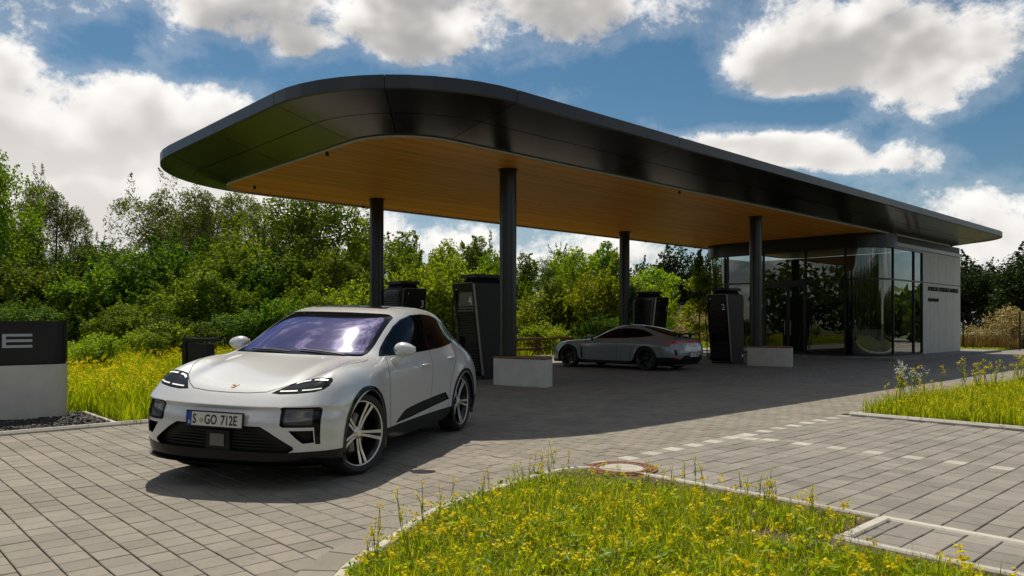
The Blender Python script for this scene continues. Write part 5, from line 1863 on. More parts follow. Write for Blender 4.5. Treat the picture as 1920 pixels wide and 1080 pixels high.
# ------------------------------------------------------------------ the grey car
SED = [
    [(2.31, 0, .15), (2.305, .27, .15), (2.27, .53, .15), (2.19, .73, .155), (2.10, .84, .16), (2.01, .91, .17), (1.93, .945, .18), (1.88, .957, .19), (1.845, .96, .20)],
    [(2.38, 0, .22), (2.375, .27, .22), (2.34, .53, .22), (2.26, .73, .225), (2.16, .85, .23), (2.05, .92, .24), (1.95, .952, .26), (1.89, .962, .27), (1.852, .965, .30)],
    [(2.39, 0, .36), (2.385, .27, .36), (2.35, .53, .36), (2.28, .73, .365), (2.18, .86, .37), (2.06, .93, .38), (1.95, .96, .385), (1.89, .967, .39), (1.852, .97, .39)],
    [(2.38, 0, .50), (2.375, .27, .50), (2.34, .53, .50), (2.27, .73, .505), (2.17, .86, .51), (2.04, .932, .515), (1.92, .96, .51), (1.86, .968, .50), (1.825, .972, .49)],
    [(2.31, 0, .60), (2.305, .27, .60), (2.27, .53, .605), (2.20, .73, .62), (2.10, .86, .63), (1.97, .93, .63), (1.85, .96, .61), (1.78, .968, .60), (1.755, .972, .585)],
    [(2.20, 0, .665), (2.195, .27, .665), (2.16, .53, .675), (2.09, .72, .70), (1.99, .85, .72), (1.87, .925, .71), (1.76, .958, .68), (1.70, .968, .67), (1.67, .972, .66)],
    [(2.02, 0, .715), (2.015, .27, .718), (1.98, .50, .73), (1.91, .67, .765), (1.82, .81, .80), (1.72, .905, .785), (1.64, .955, .74), (1.59, .968, .725), (1.56, .974, .715)],
    [(1.75, 0, .765), (1.745, .27, .768), (1.72, .48, .78), (1.67, .65, .815), (1.61, .79, .845), (1.55, .90, .825), (1.50, .955, .77), (1.48, .97, .745), (1.46, .975, .735)],
    [(1.42, 0, .81), (1.42, .27, .813), (1.41, .48, .825), (1.39, .65, .855), (1.37, .79, .872), (1.34, .90, .84), (1.32, .955, .77), (1.31, .97, .735), (1.30, .975, .715)],
    [(1.12, 0, .85), (1.12, .27, .853), (1.11, .48, .862), (1.10, .65, .878), (1.10, .80, .880), (1.10, .90, .84), (1.10, .952, .75), (1.10, .966, .66), (1.10, .972, .61)],
    [(.92, 0, .90), (.92, .28, .898), (.89, .50, .895), (.85, .68, .897), (.88, .81, .885), (.93, .905, .83), (.98, .948, .72), (1.02, .96, .55), (1.055, .968, .44)],
    [(.74, 0, .975), (.73, .28, .972), (.69, .50, .965), (.60, .665, .955), (.64, .83, .890), (.74, .915, .82), (.83, .945, .68), (.95, .95, .42), (1.03, .957, .24)],
    [(.40, 0, 1.145), (.39, .27, 1.14), (.34, .47, 1.128), (.24, .62, 1.10), (.30, .845, .897), (.40, .925, .81), (.48, .945, .66), (.58, .94, .40), (.70, .93, .20)],
    [(.05, 0, 1.295), (.04, .26, 1.29), (-.01, .44, 1.275), (-.11, .585, 1.235), (-.05, .855, .903), (.0, .93, .81), (.05, .948, .65), (.1, .938, .40), (.15, .925, .18)],
    [(-.30, 0, 1.365), (-.31, .26, 1.358), (-.34, .43, 1.338), (-.40, .572, 1.29), (-.38, .858, .910), (-.36, .932, .815), (-.35, .95, .65), (-.35, .938, .40), (-.35, .925, .18)],
    [(-.70, 0, 1.372), (-.70, .26, 1.364), (-.71, .42, 1.342), (-.73, .558, 1.288), (-.70, .850, .922), (-.68, .935, .825), (-.68, .952, .66), (-.68, .942, .42), (-.70, .935, .19)],
    [(-1.08, 0, 1.325), (-1.08, .25, 1.318), (-1.08, .40, 1.297), (-1.08, .53, 1.245), (-1.02, .825, .945), (-.99, .935, .85), (-.98, .960, .70), (-.99, .957, .50), (-1.04, .955, .26)],
    [(-1.42, 0, 1.245), (-1.42, .25, 1.238), (-1.41, .38, 1.22), (-1.39, .50, 1.17), (-1.30, .76, .985), (-1.25, .915, .90), (-1.19, .968, .78), (-1.12, .975, .65), (-1.09, .978, .56)],
    [(-1.75, 0, 1.145), (-1.75, .25, 1.14), (-1.74, .38, 1.125), (-1.71, .50, 1.085), (-1.59, .72, .99), (-1.48, .89, .925), (-1.38, .972, .83), (-1.32, .98, .745), (-1.30, .983, .715)],
    [(-2.05, 0, 1.045), (-2.05, .25, 1.042), (-2.04, .40, 1.032), (-2.0, .53, 1.01), (-1.87, .72, .965), (-1.70, .88, .91), (-1.55, .968, .83), (-1.48, .98, .765), (-1.45, .983, .738)],
    [(-2.30, 0, .965), (-2.30, .28, .963), (-2.28, .48, .957), (-2.23, .65, .94), (-2.10, .80, .91), (-1.90, .915, .865), (-1.72, .968, .79), (-1.64, .98, .735), (-1.60, .983, .71)],
    [(-2.42, 0, .90), (-2.415, .30, .90), (-2.39, .54, .89), (-2.33, .73, .875), (-2.20, .86, .845), (-2.02, .94, .79), (-1.86, .97, .715), (-1.76, .978, .66), (-1.72, .981, .64)],
    [(-2.47, 0, .78), (-2.465, .30, .78), (-2.44, .56, .775), (-2.37, .75, .76), (-2.25, .885, .735), (-2.09, .95, .69), (-1.94, .968, .63), (-1.84, .974, .57), (-1.80, .977, .56)],
    [(-2.52, 0, .58), (-2.515, .30, .58), (-2.49, .56, .575), (-2.42, .76, .565), (-2.30, .89, .55), (-2.14, .95, .52), (-1.99, .965, .48), (-1.89, .97, .44), (-1.85, .972, .43)],
    [(-2.53, 0, .40), (-2.525, .30, .40), (-2.49, .56, .40), (-2.42, .76, .395), (-2.30, .88, .385), (-2.14, .94, .37), (-2.0, .957, .35), (-1.91, .962, .33), (-1.862, .965, .32)],
    [(-2.42, 0, .24), (-2.42, .30, .24), (-2.39, .55, .24), (-2.32, .73, .24), (-2.21, .85, .235), (-2.08, .92, .23), (-1.97, .945, .225), (-1.90, .953, .22), (-1.85, .956, .21)],
    [(-2.25, 0, .17), (-2.25, .30, .17), (-2.22, .55, .17), (-2.16, .72, .17), (-2.08, .83, .17), (-1.98, .90, .17), (-1.91, .925, .17), (-1.87, .935, .17), (-1.845, .94, .17)],
]


def grey_car():
    FW, RW = np.array((1.80, 24.05)), np.array((3.92, 22.06))
    fwd = (FW - RW) / np.linalg.norm(FW - RW)
    lft = np.array((-fwd[1], fwd[0]))
    o_ = (FW + RW) / 2 - lft * 0.95
    car = tag(empty('car', (o_[0], o_[1], 0), math.atan2(fwd[1], fwd[0])), 'low grey-green sports saloon parked at the chargers under the canopy, tail towards charger number 2', 'car')
    T = Matrix.Identity(4)
    bm = shell(SED)
    sk = Skin(bm)
    side_p = lambda c: abs(c.y) > .35 and c.z > .8
    DLO = [(.72, .922), (.52, 1.005), (.28, 1.085), (.02, 1.165), (-.25, 1.225), (-.55, 1.248), (-.85, 1.238), (-1.12, 1.195), (-1.38, 1.115), (-1.55, 1.035), (-1.52, 1.012), (-1.2, .975), (-.7, .948), (.0, .928)]
    cut(bm, DLO, (0, 2), 12, side_p)
    W1 = [(.46, .940), (.44, 1.012), (.20, 1.094), (-.02, 1.150), (-.26, 1.205), (-.42, 1.218), (-.44, .948)]
    W2 = [(-.50, .950), (-.48, 1.223), (-.70, 1.228), (-.90, 1.215), (-1.10, 1.178), (-1.30, 1.115), (-1.40, 1.065), (-1.42, 1.015), (-1.15, .988)]
    cut(bm, W1, (0, 2), 1, side_p)
    cut(bm, W2, (0, 2), 21, side_p)
    half = [(.90, .0), (.89, .3), (.86, .5), (.80, .615), (.62, .600), (.40, .570), (.18, .545), (.0, .525), (-.06, .50), (.0, .40), (.03, .0)]
    cut(bm, half + [(x, -y) for x, y in half[::-1][1:-1]], (0, 1), 3, lambda c: c.z > .88 and c.x > -.3)
    rw = [(-1.02, .33), (-1.10, .43), (-1.95, .47), (-2.10, .42), (-2.12, .0)]
    cut(bm, [(-1.0, 0)] + rw + [(x, -y) for x, y in rw[::-1][1:]], (0, 1), 11, lambda c: c.z > .98 and c.x < -.9)
    cut(bm, [(-1.1, .05), (1.1, .05), (1.1, .40), (.90, .405), (.60, .34), (.50, .455), (-.50, .455), (-.60, .34), (-.90, .405), (-1.1, .40)], (1, 2), 10, lambda c: c.x < -1.75)
    cut(bm, [(-1.1, .05), (1.1, .05), (1.1, .23), (-1.1, .23)], (1, 2), 10, lambda c: c.x > 1.6)
    cut(bm, [(-1.05, .05), (1.1, .05), (1.1, .265), (-1.05, .265)], (0, 2), 10, lambda c: abs(c.y) > .5 and c.z < .4)
    HL = [(.55, .64), (.60, .70), (.70, .755), (.82, .79), (.88, .75), (.88, .66), (.80, .60), (.62, .60)]
    IN = [(.52, .30), (.56, .58), (.62, .585), (.78, .56), (.82, .28)]
    for m_ in (lambda p: p, mirror):
        cut(bm, m_(HL), (1, 2), 5, lambda c: c.x > 1.6)
        cut(bm, m_(IN), (1, 2), 8, lambda c: c.x > 1.6)
    cut(bm, [(.905, .30), (.95, .45), (.935, .66), (.90, .655), (.875, .45), (.86, .31)], (0, 2), 15, lambda c: abs(c.y) > .7)
    RV = [(.74, .46), (.76, .62), (.80, .63), (.82, .60), (.80, .47)]
    for m_ in (lambda p: p, mirror):
        cut(bm, m_(RV), (1, 2), 15, lambda c: c.x < -1.9)
    body = take(bm, {0}, T, 'body', M['paint_grey'], car)
    take(bm, {12}, T, 'window_trim', M['gloss_black'], car, .002)
    for r_ in (1, 21):
        for s_ in (1, -1):
            take(bm, {r_}, T, 'side_window', M['car_glass'], car, .005, flt=lambda c: c.y * s_ > 0)
    take(bm, {3}, T, 'windscreen', M['car_glass'], car, .004)
    take(bm, {11}, T, 'rear_window', M['car_glass'], car, .004)
    take(bm, {10}, T, 'lower_trim', M['dark'], car, -.003)
    for s_ in (1, -1):
        hl = take(bm, {5}, T, 'headlight', M['lamp_glass'], car, .003, flt=lambda c: c.y * s_ > 0)
        take(bm, {8}, T, 'front_intake', M['dark'], car, 0, recess=(-.05, 0, 0), flt=lambda c: c.y * s_ > 0)
        take(bm, {15}, T, 'vent', M['dark'], car, 0, recess=(0, -.025 * s_, 0), flt=lambda c: c.y * s_ > 0)
        sd = lambda x, z: sk.side(x, z, s_)
        for pts in ([(.70, .885), (.80, .75), (.82, .50), (.80, .27)], [(-.46, .925), (-.44, .7), (-.42, .45), (-.42, .27)], [(-1.30, .975), (-1.15, .83), (-.99, .68), (-.93, .50), (-.90, .27)]):
            ribbon(sd, pts, .004, .0015, T, 'door_gap', M['seam'], body)
        for hx, hz in ((-.18, .80), (-.98, .83)):
            h, nn = sk.side(hx, hz, s_)
            MB().box(-.10, .10, -.004, .012, -.014, .014, m=Matrix.Translation(h)).build('door_handle', M['paint_grey'], car, bevel=.005)
        mh_ = bmesh.new()
        bmesh.ops.create_uvsphere(mh_, u_segments=18, v_segments=10, radius=1.0)
        mh_.transform(Matrix.Translation((.52, 1.01 * s_, .985)) @ Matrix.Diagonal((.09, .12, .065, 1)))
        me = bpy.data.meshes.new('mirror'); mh_.to_mesh(me); mh_.free()
        me.materials.append(M['paint_grey']); me.polygons.foreach_set('use_smooth', [True] * len(me.polygons))
        mo = obj('mirror', me, car)
        MB().tube([(.55, .86 * s_, .90), (.54, .95 * s_, .95)], [.035, .03], 8).build('mirror_arm', M['dark'], mo, True)
        for cx_ in (1.452, -1.452):
            liner(cx_, .36, .405, s_, M['dark'], car)
    M['tail_red'] = principled('tail_light', (0.30, 0.012, 0.012), 0.15, coat=0.5, emit=(1, .05, .03), emit_s=0.05)
    lb = ribbon(lambda y, z: sk.front(y, z, -1), [(-.90, .815), (-.7, .835), (-.4, .845), (0, .848), (.4, .845), (.7, .835), (.90, .815)], .024, .005, T, 'tail_light_bar', M['tail_red'], car)
    for s_ in (1, -1):
        ribbon(lambda y, z: sk.front(y, z, -1), [(.62 * s_, .385), (.80 * s_, .40)], .013, .008, T, 'reflector', M['tail_red'], car)
    # raised spoiler on the tail
    sp = MB()
    n_, vv, ff = 16, [], []
    for k in range(n_ + 1):
        y = -.62 + 1.24 * k / n_
        b_ = .05 * (abs(y) / .62) ** 2
        vv += [(-2.12 - b_ * .2, y, 1.075 - b_ * .3), (-2.36 + b_, y, 1.105 - b_ * .3), (-2.36 + b_, y, 1.085 - b_ * .3), (-2.12, y, 1.050 - b_ * .3)]
    ff = [(4 * k + j, 4 * k + 4 + j, 4 * k + 4 + (j + 1) % 4, 4 * k + (j + 1) % 4) for k in range(n_) for j in range(4)]
    so = sp.add(vv, ff).build('rear_spoiler', M['dark'], car)
    for s_ in (1, -1):
        MB().box(-2.26, -2.18, .3 * s_ - .02, .3 * s_ + .02, .96, 1.07).build('spoiler_strut', M['dark'], so)
    number_plate(car, Matrix.Translation((-2.53, 0, .47)) @ Matrix.Rotation(math.pi, 4, 'Z'), 1, ('S', 'GO', '742E'), M['dark'])
    MB().box(-2.3, 2.2, -.75, .75, .15, .20).build('underbody', M['dark'], car)
    for cx_ in (1.452, -1.452):
        for s_ in (1, -1):
            car_wheel(car, (cx_, .825 * s_, .355), 0 if s_ > 0 else math.pi, .355, .275, .26, 'ten')
    bm.free()
    return car


white_car()
grey_car()

# ================================================================== vegetation
M['leaf_dark'] = leaf_mat('leaf_dark_green', (0.044, 0.074, 0.008), (0.086, 0.139, 0.012), (0.146, 0.206, 0.020), 0.45)
M['leaf_mid'] = leaf_mat('leaf_green', (0.078, 0.129, 0.009), (0.161, 0.229, 0.014), (0.270, 0.330, 0.024), 0.48)
M['leaf_bright'] = leaf_mat('leaf_yellow_green', (0.136, 0.188, 0.010), (0.253, 0.317, 0.017), (0.406, 0.438, 0.029), 0.52)
M['leaf_willow'] = leaf_mat('leaf_grey_green', (0.101, 0.125, 0.024), (0.172, 0.199, 0.042), (0.259, 0.280, 0.068), 0.45, tint=(1.15, 1.1, 0.5))
M['leaf_blossom'] = leaf_mat('leaf_with_pale_blossom', (0.12, 0.11, 0.02), (0.36, 0.26, 0.13), (0.62, 0.45, 0.28), 0.38, tint=(1.1, 1.0, 0.6))
M['grass'] = leaf_mat('grass_blade', (0.075, 0.135, 0.010), (0.300, 0.385, 0.012), (0.580, 0.625, 0.045), 0.60, 0.012, hue=0.0)
M['grass_fresh'] = leaf_mat('meadow_blade', (0.142, 0.217, 0.008), (0.257, 0.349, 0.012), (0.419, 0.504, 0.020), 0.60, 0.012, hue=0.0)
M['grass_dry'] = leaf_mat('dry_grass', (0.105, 0.071, 0.024), (0.182, 0.124, 0.040), (0.252, 0.180, 0.064), 0.45, tint=(1.1, 1.0, 0.6), hue=0.0)
M['straw'] = leaf_mat('straw', (0.30, 0.22, 0.08), (0.42, 0.32, 0.13), (0.55, 0.44, 0.20), 0.4, tint=(1.1, 1.0, 0.7), hue=0.0)
M['petal'] = leaf_mat('yellow_petal', (0.660, 0.508, 0.010), (0.780, 0.635, 0.014), (0.880, 0.762, 0.030), 0.45, 0.01, tint=(1.0, 1.0, 0.5), hue=0.0)
M['petal_white'] = leaf_mat('white_petal', (0.6, 0.6, 0.55), (0.7, 0.7, 0.65), (0.8, 0.8, 0.75), 0.4, 0.02, tint=(1, 1, 1), hue=0.0)


def unit(v):
    return v / np.maximum(np.linalg.norm(v, axis=-1, keepdims=True), 1e-9)


def leaf_quads(pos, nrm, length, width, r):
    """rhombic leaves: four corners each, folded a little"""
    n = len(pos)
    t = unit(np.cross(nrm, r.normal(size=(n, 3))))
    b = np.cross(nrm, t)
    L_, W_ = length[:, None], width[:, None]
    q = np.stack((pos - t * L_ * .5, pos + b * W_ * .5 + nrm * W_ * .12, pos + t * L_ * .5, pos - b * W_ * .5 + nrm * W_ * .12), 1)
    return q.reshape(-1, 3)


def crown(name, seed, rx, rz, z0, n, size, mat, nclump=26, clump=(.26, .42), thin=1.0, narrow=1.0, droop=0.0, profile='round', shoots=40, shoot_share=.13):
    """leaf cloud: leaves on the outside of many overlapping clumps; gaps stay open between them"""
    r = np.random.default_rng(seed)
    # clump centres
    cs, rs = [], []
    while len(cs) < nclump:
        p = r.uniform(-1, 1, 3)
        if np.linalg.norm(p) > 1:
            continue
        h = (p[2] + 1) / 2
        if profile == 'cone':
            lim = 0.25 + 0.85 * (1 - h)
        elif profile == 'column':
            lim = 0.75 + 0.2 * math.sin(h * 9)
        elif profile == 'bush':
            lim = math.sqrt(max(0.0, 1 - h ** 2.0)) * (.8 + .35 * r.uniform())
        else:
            lim = math.sqrt(max(0.0, 1 - (2 * h - 1) ** 2)) * 1.0 + .1
        a = math.atan2(p[1], p[0])
        rad = min(1, math.hypot(p[0], p[1]) * 1.35) * lim * (0.82 + .28 * math.sin(3 * a + seed))
        cs.append((rad * math.cos(a) * rx * .82, rad * math.sin(a) * rx * .82, z0 + h * rz * .93 + rz * .03))
        rs.append(r.uniform(*clump) * rx * (1 - .35 * h if profile == 'cone' else 1))
    cs, rs = np.array(cs), np.array(rs)
    k = r.choice(nclump, n, p=rs ** 2 / (rs ** 2).sum())
    d = unit(r.normal(size=(n, 3)))
    d[:, 2] = d[:, 2] * .85 + .12
    shell_ = r.uniform(.35, 1.12, n) ** .6
    # twigs: leaves gather on spokes, which leaves holes in between
    spokes = unit(r.normal(size=(nclump, 34, 3)))
    pick = r.integers(0, 34, n)
    sp = spokes[k, pick]
    d = unit(d * .42 * thin + sp)
    pos = cs[k] + d * (rs[k] * shell_)[:, None]
    pos[:, 2] -= droop * (shell_ ** 2) * rs[k]
    # long shoots break the outline
    ns = int(n * shoot_share)
    which = r.integers(0, shoots, ns)
    sk_ = r.integers(0, nclump, shoots)
    sdir = unit(r.normal(size=(shoots, 3)) * .55 + np.array((0, 0, 1.0)) + unit(cs[sk_] - cs.mean(0)) * .6)
    slen = r.uniform(.18, .42, shoots) * rx
    st0 = cs[sk_] + sdir * rs[sk_][:, None] * .7
    tt = r.uniform(0, 1, ns)
    pos[:ns] = st0[which] + sdir[which] * (slen[which] * tt)[:, None] + r.normal(0, 1, (ns, 3)) * (.055 * rx * (1.1 - tt))[:, None] * .8
    nrm = unit(d * .5 + r.normal(size=(n, 3)) * .8 + np.array((0, 0, .35)))
    ln = size * r.uniform(.6, 1.35, n)
    me = fast_mesh(name, leaf_quads(pos, nrm, ln, ln * .62 * narrow, r), np.full(n, 4), mat)
    return me, cs


def trunk_mesh(name, seed, h, r0, cs, stems=1, limbs=9):
    r = np.random.default_rng(seed)
    mb = MB()
    order = r.permutation(len(cs))[:limbs]
    for s_ in range(stems):
        a = r.uniform(0, 6.28)
        off = 0.0 if stems == 1 else r.uniform(.15, .5)
        bx, by = off * math.cos(a), off * math.sin(a)
        lean = (r.normal(0, .10) + bx * .5, r.normal(0, .10) + by * .5)
        pts = [(bx + lean[0] * t_ * h * .5 + r.normal(0, .02), by + lean[1] * t_ * h * .5 + r.normal(0, .02), -.05 + t_ * h * .86) for t_ in np.linspace(0, 1, 6)]
        mb.tube(pts, [r0 * (1 - .85 * t_) + .008 for t_ in np.linspace(0, 1, 6)], 7)
        for k in order[s_::stems]:
            c = cs[k]
            f_ = float(np.clip(c[2] / (h * .95) - .28, .18, .8))
            i = int(f_ * 5)
            b0 = np.array(pts[i]) * (1 - (f_ * 5 - i)) + np.array(pts[min(i + 1, 5)]) * (f_ * 5 - i)
            m_ = (b0 + c) / 2 + np.array((0, 0, .08 * h * r.uniform(0, 1)))
            rr_ = r0 * (1 - .85 * f_) * .6 + .006
            mb.tube([tuple(b0), tuple(m_), tuple(c)], [rr_, rr_ * .6, .008], 5, False)
    return mesh_from(name, mb.v, mb.f, M['bark'], smooth=True)


KINDS = {}


def kind(key, seed, h, rx, z0f, n, size, mat, trunk_r, stems=1, **kw):
    me, cs = crown('crown', seed, rx, h * (1 - z0f), h * z0f, n, size, mat, **kw)
    KINDS[key] = (me, trunk_mesh('trunk', seed + 1, h, trunk_r, cs, stems), h, rx)


M['leaf_shade'] = leaf_mat('leaf_green_shaded', (0.012, 0.020, 0.005), (0.024, 0.038, 0.008), (0.045, 0.062, 0.012), 0.35)  # shade of the backlit far trees put into a darker leaf colour
kind('oak_shaded', 31, 10.0, 4.2, .10, 15000, .30, M['leaf_shade'], .22, nclump=34)
kind('oak', 11, 10.0, 4.2, .14, 30000, .20, M['leaf_dark'], .22, nclump=38, shoot_share=.05)
kind('lime', 12, 10.0, 4.0, .12, 32000, .19, M['leaf_mid'], .20, nclump=38, shoot_share=.05)
kind('willow', 13, 10.0, 4.6, .08, 60000, .20, M['leaf_willow'], .20, stems=3, nclump=52, clump=(.20, .36), narrow=.55, droop=.2, shoot_share=.04)
kind('birch', 14, 8.0, 2.3, .12, 11000, .17, M['leaf_mid'], .09, nclump=30, clump=(.22, .40), profile='cone')
kind('maple', 15, 8.0, 2.2, .10, 12000, .19, M['leaf_bright'], .10, nclump=26, clump=(.24, .42), profile='column')
kind('sapling', 16, 6.0, 1.3, .12, 3000, .17, M['leaf_bright'], .05, nclump=20, clump=(.26, .45), profile='cone')
kind('bush', 17, 4.0, 2.6, .0, 22000, .135, M['leaf_mid'], .05, stems=4, nclump=44, clump=(.15, .34), profile='bush')
kind('bush_dark', 18, 4.0, 2.6, .0, 22000, .135, M['leaf_dark'], .05, stems=4, nclump=44, clump=(.15, .34), profile='bush')
kind('bush_bright', 19, 3.0, 1.9, .0, 9000, .13, M['leaf_bright'], .04, stems=4, nclump=28, clump=(.22, .36), profile='bush')
kind('blossom', 20, 2.2, 1.8, .0, 9000, .09, M['leaf_blossom'], .03, stems=4, nclump=26, clump=(.24, .36), profile='bush')
kind('shrub', 21, 1.5, .9, .0, 2600, .12, M['leaf_bright'], .02, stems=3, nclump=14, clump=(.28, .42), profile='bush')
kind('cypress', 22, 1.6, .34, .0, 1800, .07, M['leaf_mid'], .02, nclump=16, clump=(.5, .8), profile='column')


def plant(key, px, Y, top, width, label, cat='tree', name=None, group=None, rz=None, px_is_x=False):
    """one tree or shrub: place in the photograph, distance, height of its top in the photograph and width in metres"""
    crown_me, trunk_me, h0, rx0 = KINDS[key]
    x = px if px_is_x else (px - 960) / F * Y
    h = H + (YH - top) / F * Y if top > 40 else top
    names = {'bush': 'shrub', 'bush_dark': 'shrub', 'bush_bright': 'shrub', 'blossom': 'flowering_shrub', 'shrub': 'shrub', 'cypress': 'conifer', 'sapling': 'young_tree'}
    root = empty(name or names.get(key, 'tree'), (x, Y, 0), rz if rz is not None else random.uniform(0, 6.28))
    sx = width / (2 * rx0 * .92)
    root.scale = (sx, sx, h / h0)
    tag(root, label, cat, group)
    obj('trunk', trunk_me, root)
    obj('crown', crown_me, root)
    return root


random.seed(5)
# tall trees, from the sign towards the pavilion
plant('lime', -40, 42, 272, 6.6, 'tall green tree rising behind the monument sign')
plant('willow', 92, 52, 350, 5.6, 'pale feathery tree standing alone against the cloud, right of the tree behind the sign')
plant('oak', 200, 52, 462, 6.0, 'small dark tree in the dip of the tree line above the meadow')
plant('willow', 350, 50, 364, 8.6, 'broad grey-green willow crown between the sign and the canopy tip')
plant('willow', 465, 52, 372, 8.0, 'grey-green willow whose crown touches the tip of the canopy')
plant('lime', 565, 40, 366, 7.4, 'full green tree under the rounded end of the canopy')
plant('birch', 680, 44, 396, 3.6, 'slim green tree showing just left of the column by charger number 3')
plant('birch', 765, 46, 418, 4.0, 'pointed green tree above charger number 3')
plant('maple', 830, 44, 446, 3.4, 'upright yellow-green tree between charger 3 and charger 4')
plant('birch', 895, 43, 428, 3.6, 'pointed tree directly above charger number 4')
plant('birch', 985, 42, 462, 2.6, 'slender tree just right of the column by charger number 4')
plant('oak', 1052, 60, 478, 5.0, 'dark round-topped tree behind the rail, beyond the gap of open sky')
plant('maple', 1085, 41, 462, 3.2, 'yellow-green tree above the bonnet of the grey car')
plant('birch', 1135, 42, 440, 4.0, 'tallest pointed tree left of the column by charger number 1')
plant('sapling', 1150, 38, 470, 2.6, 'loose young tree hugging the column by charger number 1')
plant('maple', 1222, 46, 500, 3.4, 'low yellow-green tree above charger number 1')
plant('oak_shaded', 1268, 75, 470, 7.0, 'dark broad tree beyond the pale hall')
plant('oak_shaded', 1340, 80, 488, 7.0, 'dark tree half hidden by the glass corner of the pavilion')
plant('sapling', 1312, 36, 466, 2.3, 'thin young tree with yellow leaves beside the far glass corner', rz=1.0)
plant('oak_shaded', 1815, 78, 492, 8.0, 'dark tree directly behind the end wall of the pavilion')
plant('oak_shaded', 1850, 85, 505, 7.0, 'dark low tree over the mesh fence')
plant('oak_shaded', 1905, 72, 482, 8.5, 'dark rounded tree at the end of the mesh fence')
plant('oak_shaded', 1985, 80, 500, 10.0, 'dark tree cut by the edge of the view past the fence')

# shrub belt behind the meadow
BELT = [('bush_dark', -30, 36, 470, 7.5, 'dark shrub mass behind the monument sign'), ('bush', 60, 35, 505, 6.0, 'green shrub rising over the black band of the sign'),
        ('bush_dark', 130, 38, 480, 6.5, 'dark shrub beside the round end of the sign'), ('bush', 210, 37, 495, 6.5, 'broad shrub below the dip in the tree line'),
        ('bush_dark', 300, 39, 440, 7.5, 'dark shrub mass under the willow crown'), ('bush', 370, 33, 508, 5.6, 'bright rounded shrub above the litter bin'),
        ('bush', 440, 38, 445, 6.5, 'tall green shrub below the canopy tip'), ('bush_dark', 520, 37, 470, 6.0, 'dark shrub in front of the full green tree'),
        ('bush_dark', 455, 31, 575, 4.2, 'low dark shrub behind the mirror of the white car'), ('bush', 610, 36, 470, 5.6, 'green shrub left of the column by charger number 3'),
        ('bush_bright', 660, 33, 520, 4.2, 'light shrub beside the column by charger number 3'), ('bush', 735, 38, 470, 5.6, 'shrub behind charger number 3'),
        ('bush_bright', 815, 35, 490, 4.6, 'yellow-green shrub between the two chargers behind the white car'), ('bush_bright', 870, 37, 475, 4.4, 'yellow-green shrub over charger number 4'),
        ('bush', 930, 40, 470, 4.6, 'shrub behind the column by charger number 4'), ('bush_bright', 1000, 36, 545, 3.6, 'bright shrub above the timber rail'),
        ('bush', 1050, 37, 520, 4.2, 'green shrub above the bonnet of the grey car'), ('bush_bright', 1095, 36, 500, 3.6, 'tall yellow-green shrub over the windscreen of the grey car'),
        ('bush_dark', 1140, 38, 505, 4.0, 'dark shrub at the column by charger number 1'), ('bush_bright', 1200, 40, 520, 3.8, 'light shrub left of charger number 1'),
        ('bush_bright', 1020, 33.5, 600, 2.6, 'small pale shrub right behind the timber rail'), ('bush_dark', 1128, 34, 585, 2.6, 'small dark shrub behind the roof of the grey car'),
        ('bush_dark', 20, 29, 560, 4.0, 'low dark shrub just above the sign'), ('bush_bright', 165, 20, 622, 1.7, 'low bright shrub with broad leaves in the meadow by the sign'),
        ('bush', 235, 29, 570, 3.4, 'rounded low shrub at the back of the meadow'), ('bush_dark', 330, 28, 590, 3.2, 'dark low shrub behind the litter bin'),
        ('bush_bright', 290, 27, 602, 2.4, 'pale low shrub between the litter bin and the meadow'), ('bush', 540, 31, 560, 3.6, 'shrub over the windscreen of the white car'),
        ('bush', 600, 31, 548, 3.4, 'leafy shrub over the roof of the white car'), ('bush', 700, 33, 556, 3.2, 'low shrub over the rear roof of the white car')]
for key, px, Y, top, wd, lab in BELT:
    plant(key, px, Y, top, wd, lab, 'shrub')
plant('cypress', 292, 23, 618, .7, 'small pointed conifer standing in the meadow', 'conifer')
for px, Y, top, wd, lab in ((1265, 50, 590, 4.5, 'pale blossoming shrub below the hall, left of charger number 2'), (1320, 48, 588, 4.2, 'pale blossoming shrub beside the thin young tree'),
                            (1890, 42.5, 585, 4.2, 'pale blossoming shrub behind the mesh fence'), (1960, 43, 588, 4.0, 'second pale blossoming shrub along the mesh fence, cut by the picture edge')):
    plant('blossom', px, Y, top, wd, lab, 'shrub')


# ------------------------------------------------------------------ grass and flowers
def blades(name, P, hgt, wid, mat, r, lean=.35):
    """bent blades: a quad and a tip each"""
    n = len(P)
    a = r.uniform(0, 6.28, n)
    side = np.stack((np.cos(a), np.sin(a), np.zeros(n)), 1)
    b = r.uniform(0, 6.28, n)
    out = np.stack((np.cos(b), np.sin(b), np.zeros(n)), 1) * (hgt * np.abs(r.normal(0, lean, n)))[:, None]
    up = np.array((0, 0, 1.0))
    mid = P + up * (hgt * .58)[:, None] + out * .3
    tipp = P + up * hgt[:, None] + out
    w_ = (side * wid[:, None])
    v = np.stack((P - w_ * .5, P + w_ * .5, mid + w_ * .42, mid - w_ * .42, tipp), 1).reshape(-1, 3)
    o_ = (5 * np.arange(n))[:, None]
    loops = np.concatenate((o_ + 0, o_ + 1, o_ + 2, o_ + 3, o_ + 3, o_ + 2, o_ + 4), 1).ravel()
    return fast_mesh(name, v, np.tile((4, 3), n), mat, loops)


def scatter(poly, n, r, ymin, ymax, power=1.0, margin=1.0):
    """points inside a polygon and the view, denser towards the camera"""
    pts = np.zeros((0, 2))
    while len(pts) < n:
        t = r.uniform(0, 1, n * 2)
        y = ymin * (ymax / ymin) ** t if power == 1 else ymin + (ymax - ymin) * t ** power
        x = r.uniform(-1, 1, len(y)) * (.70 * y + margin)
        ok = inside(poly, x, y)
        pts = np.concatenate((pts, np.stack((x[ok], y[ok]), 1)))
    return pts[:n]


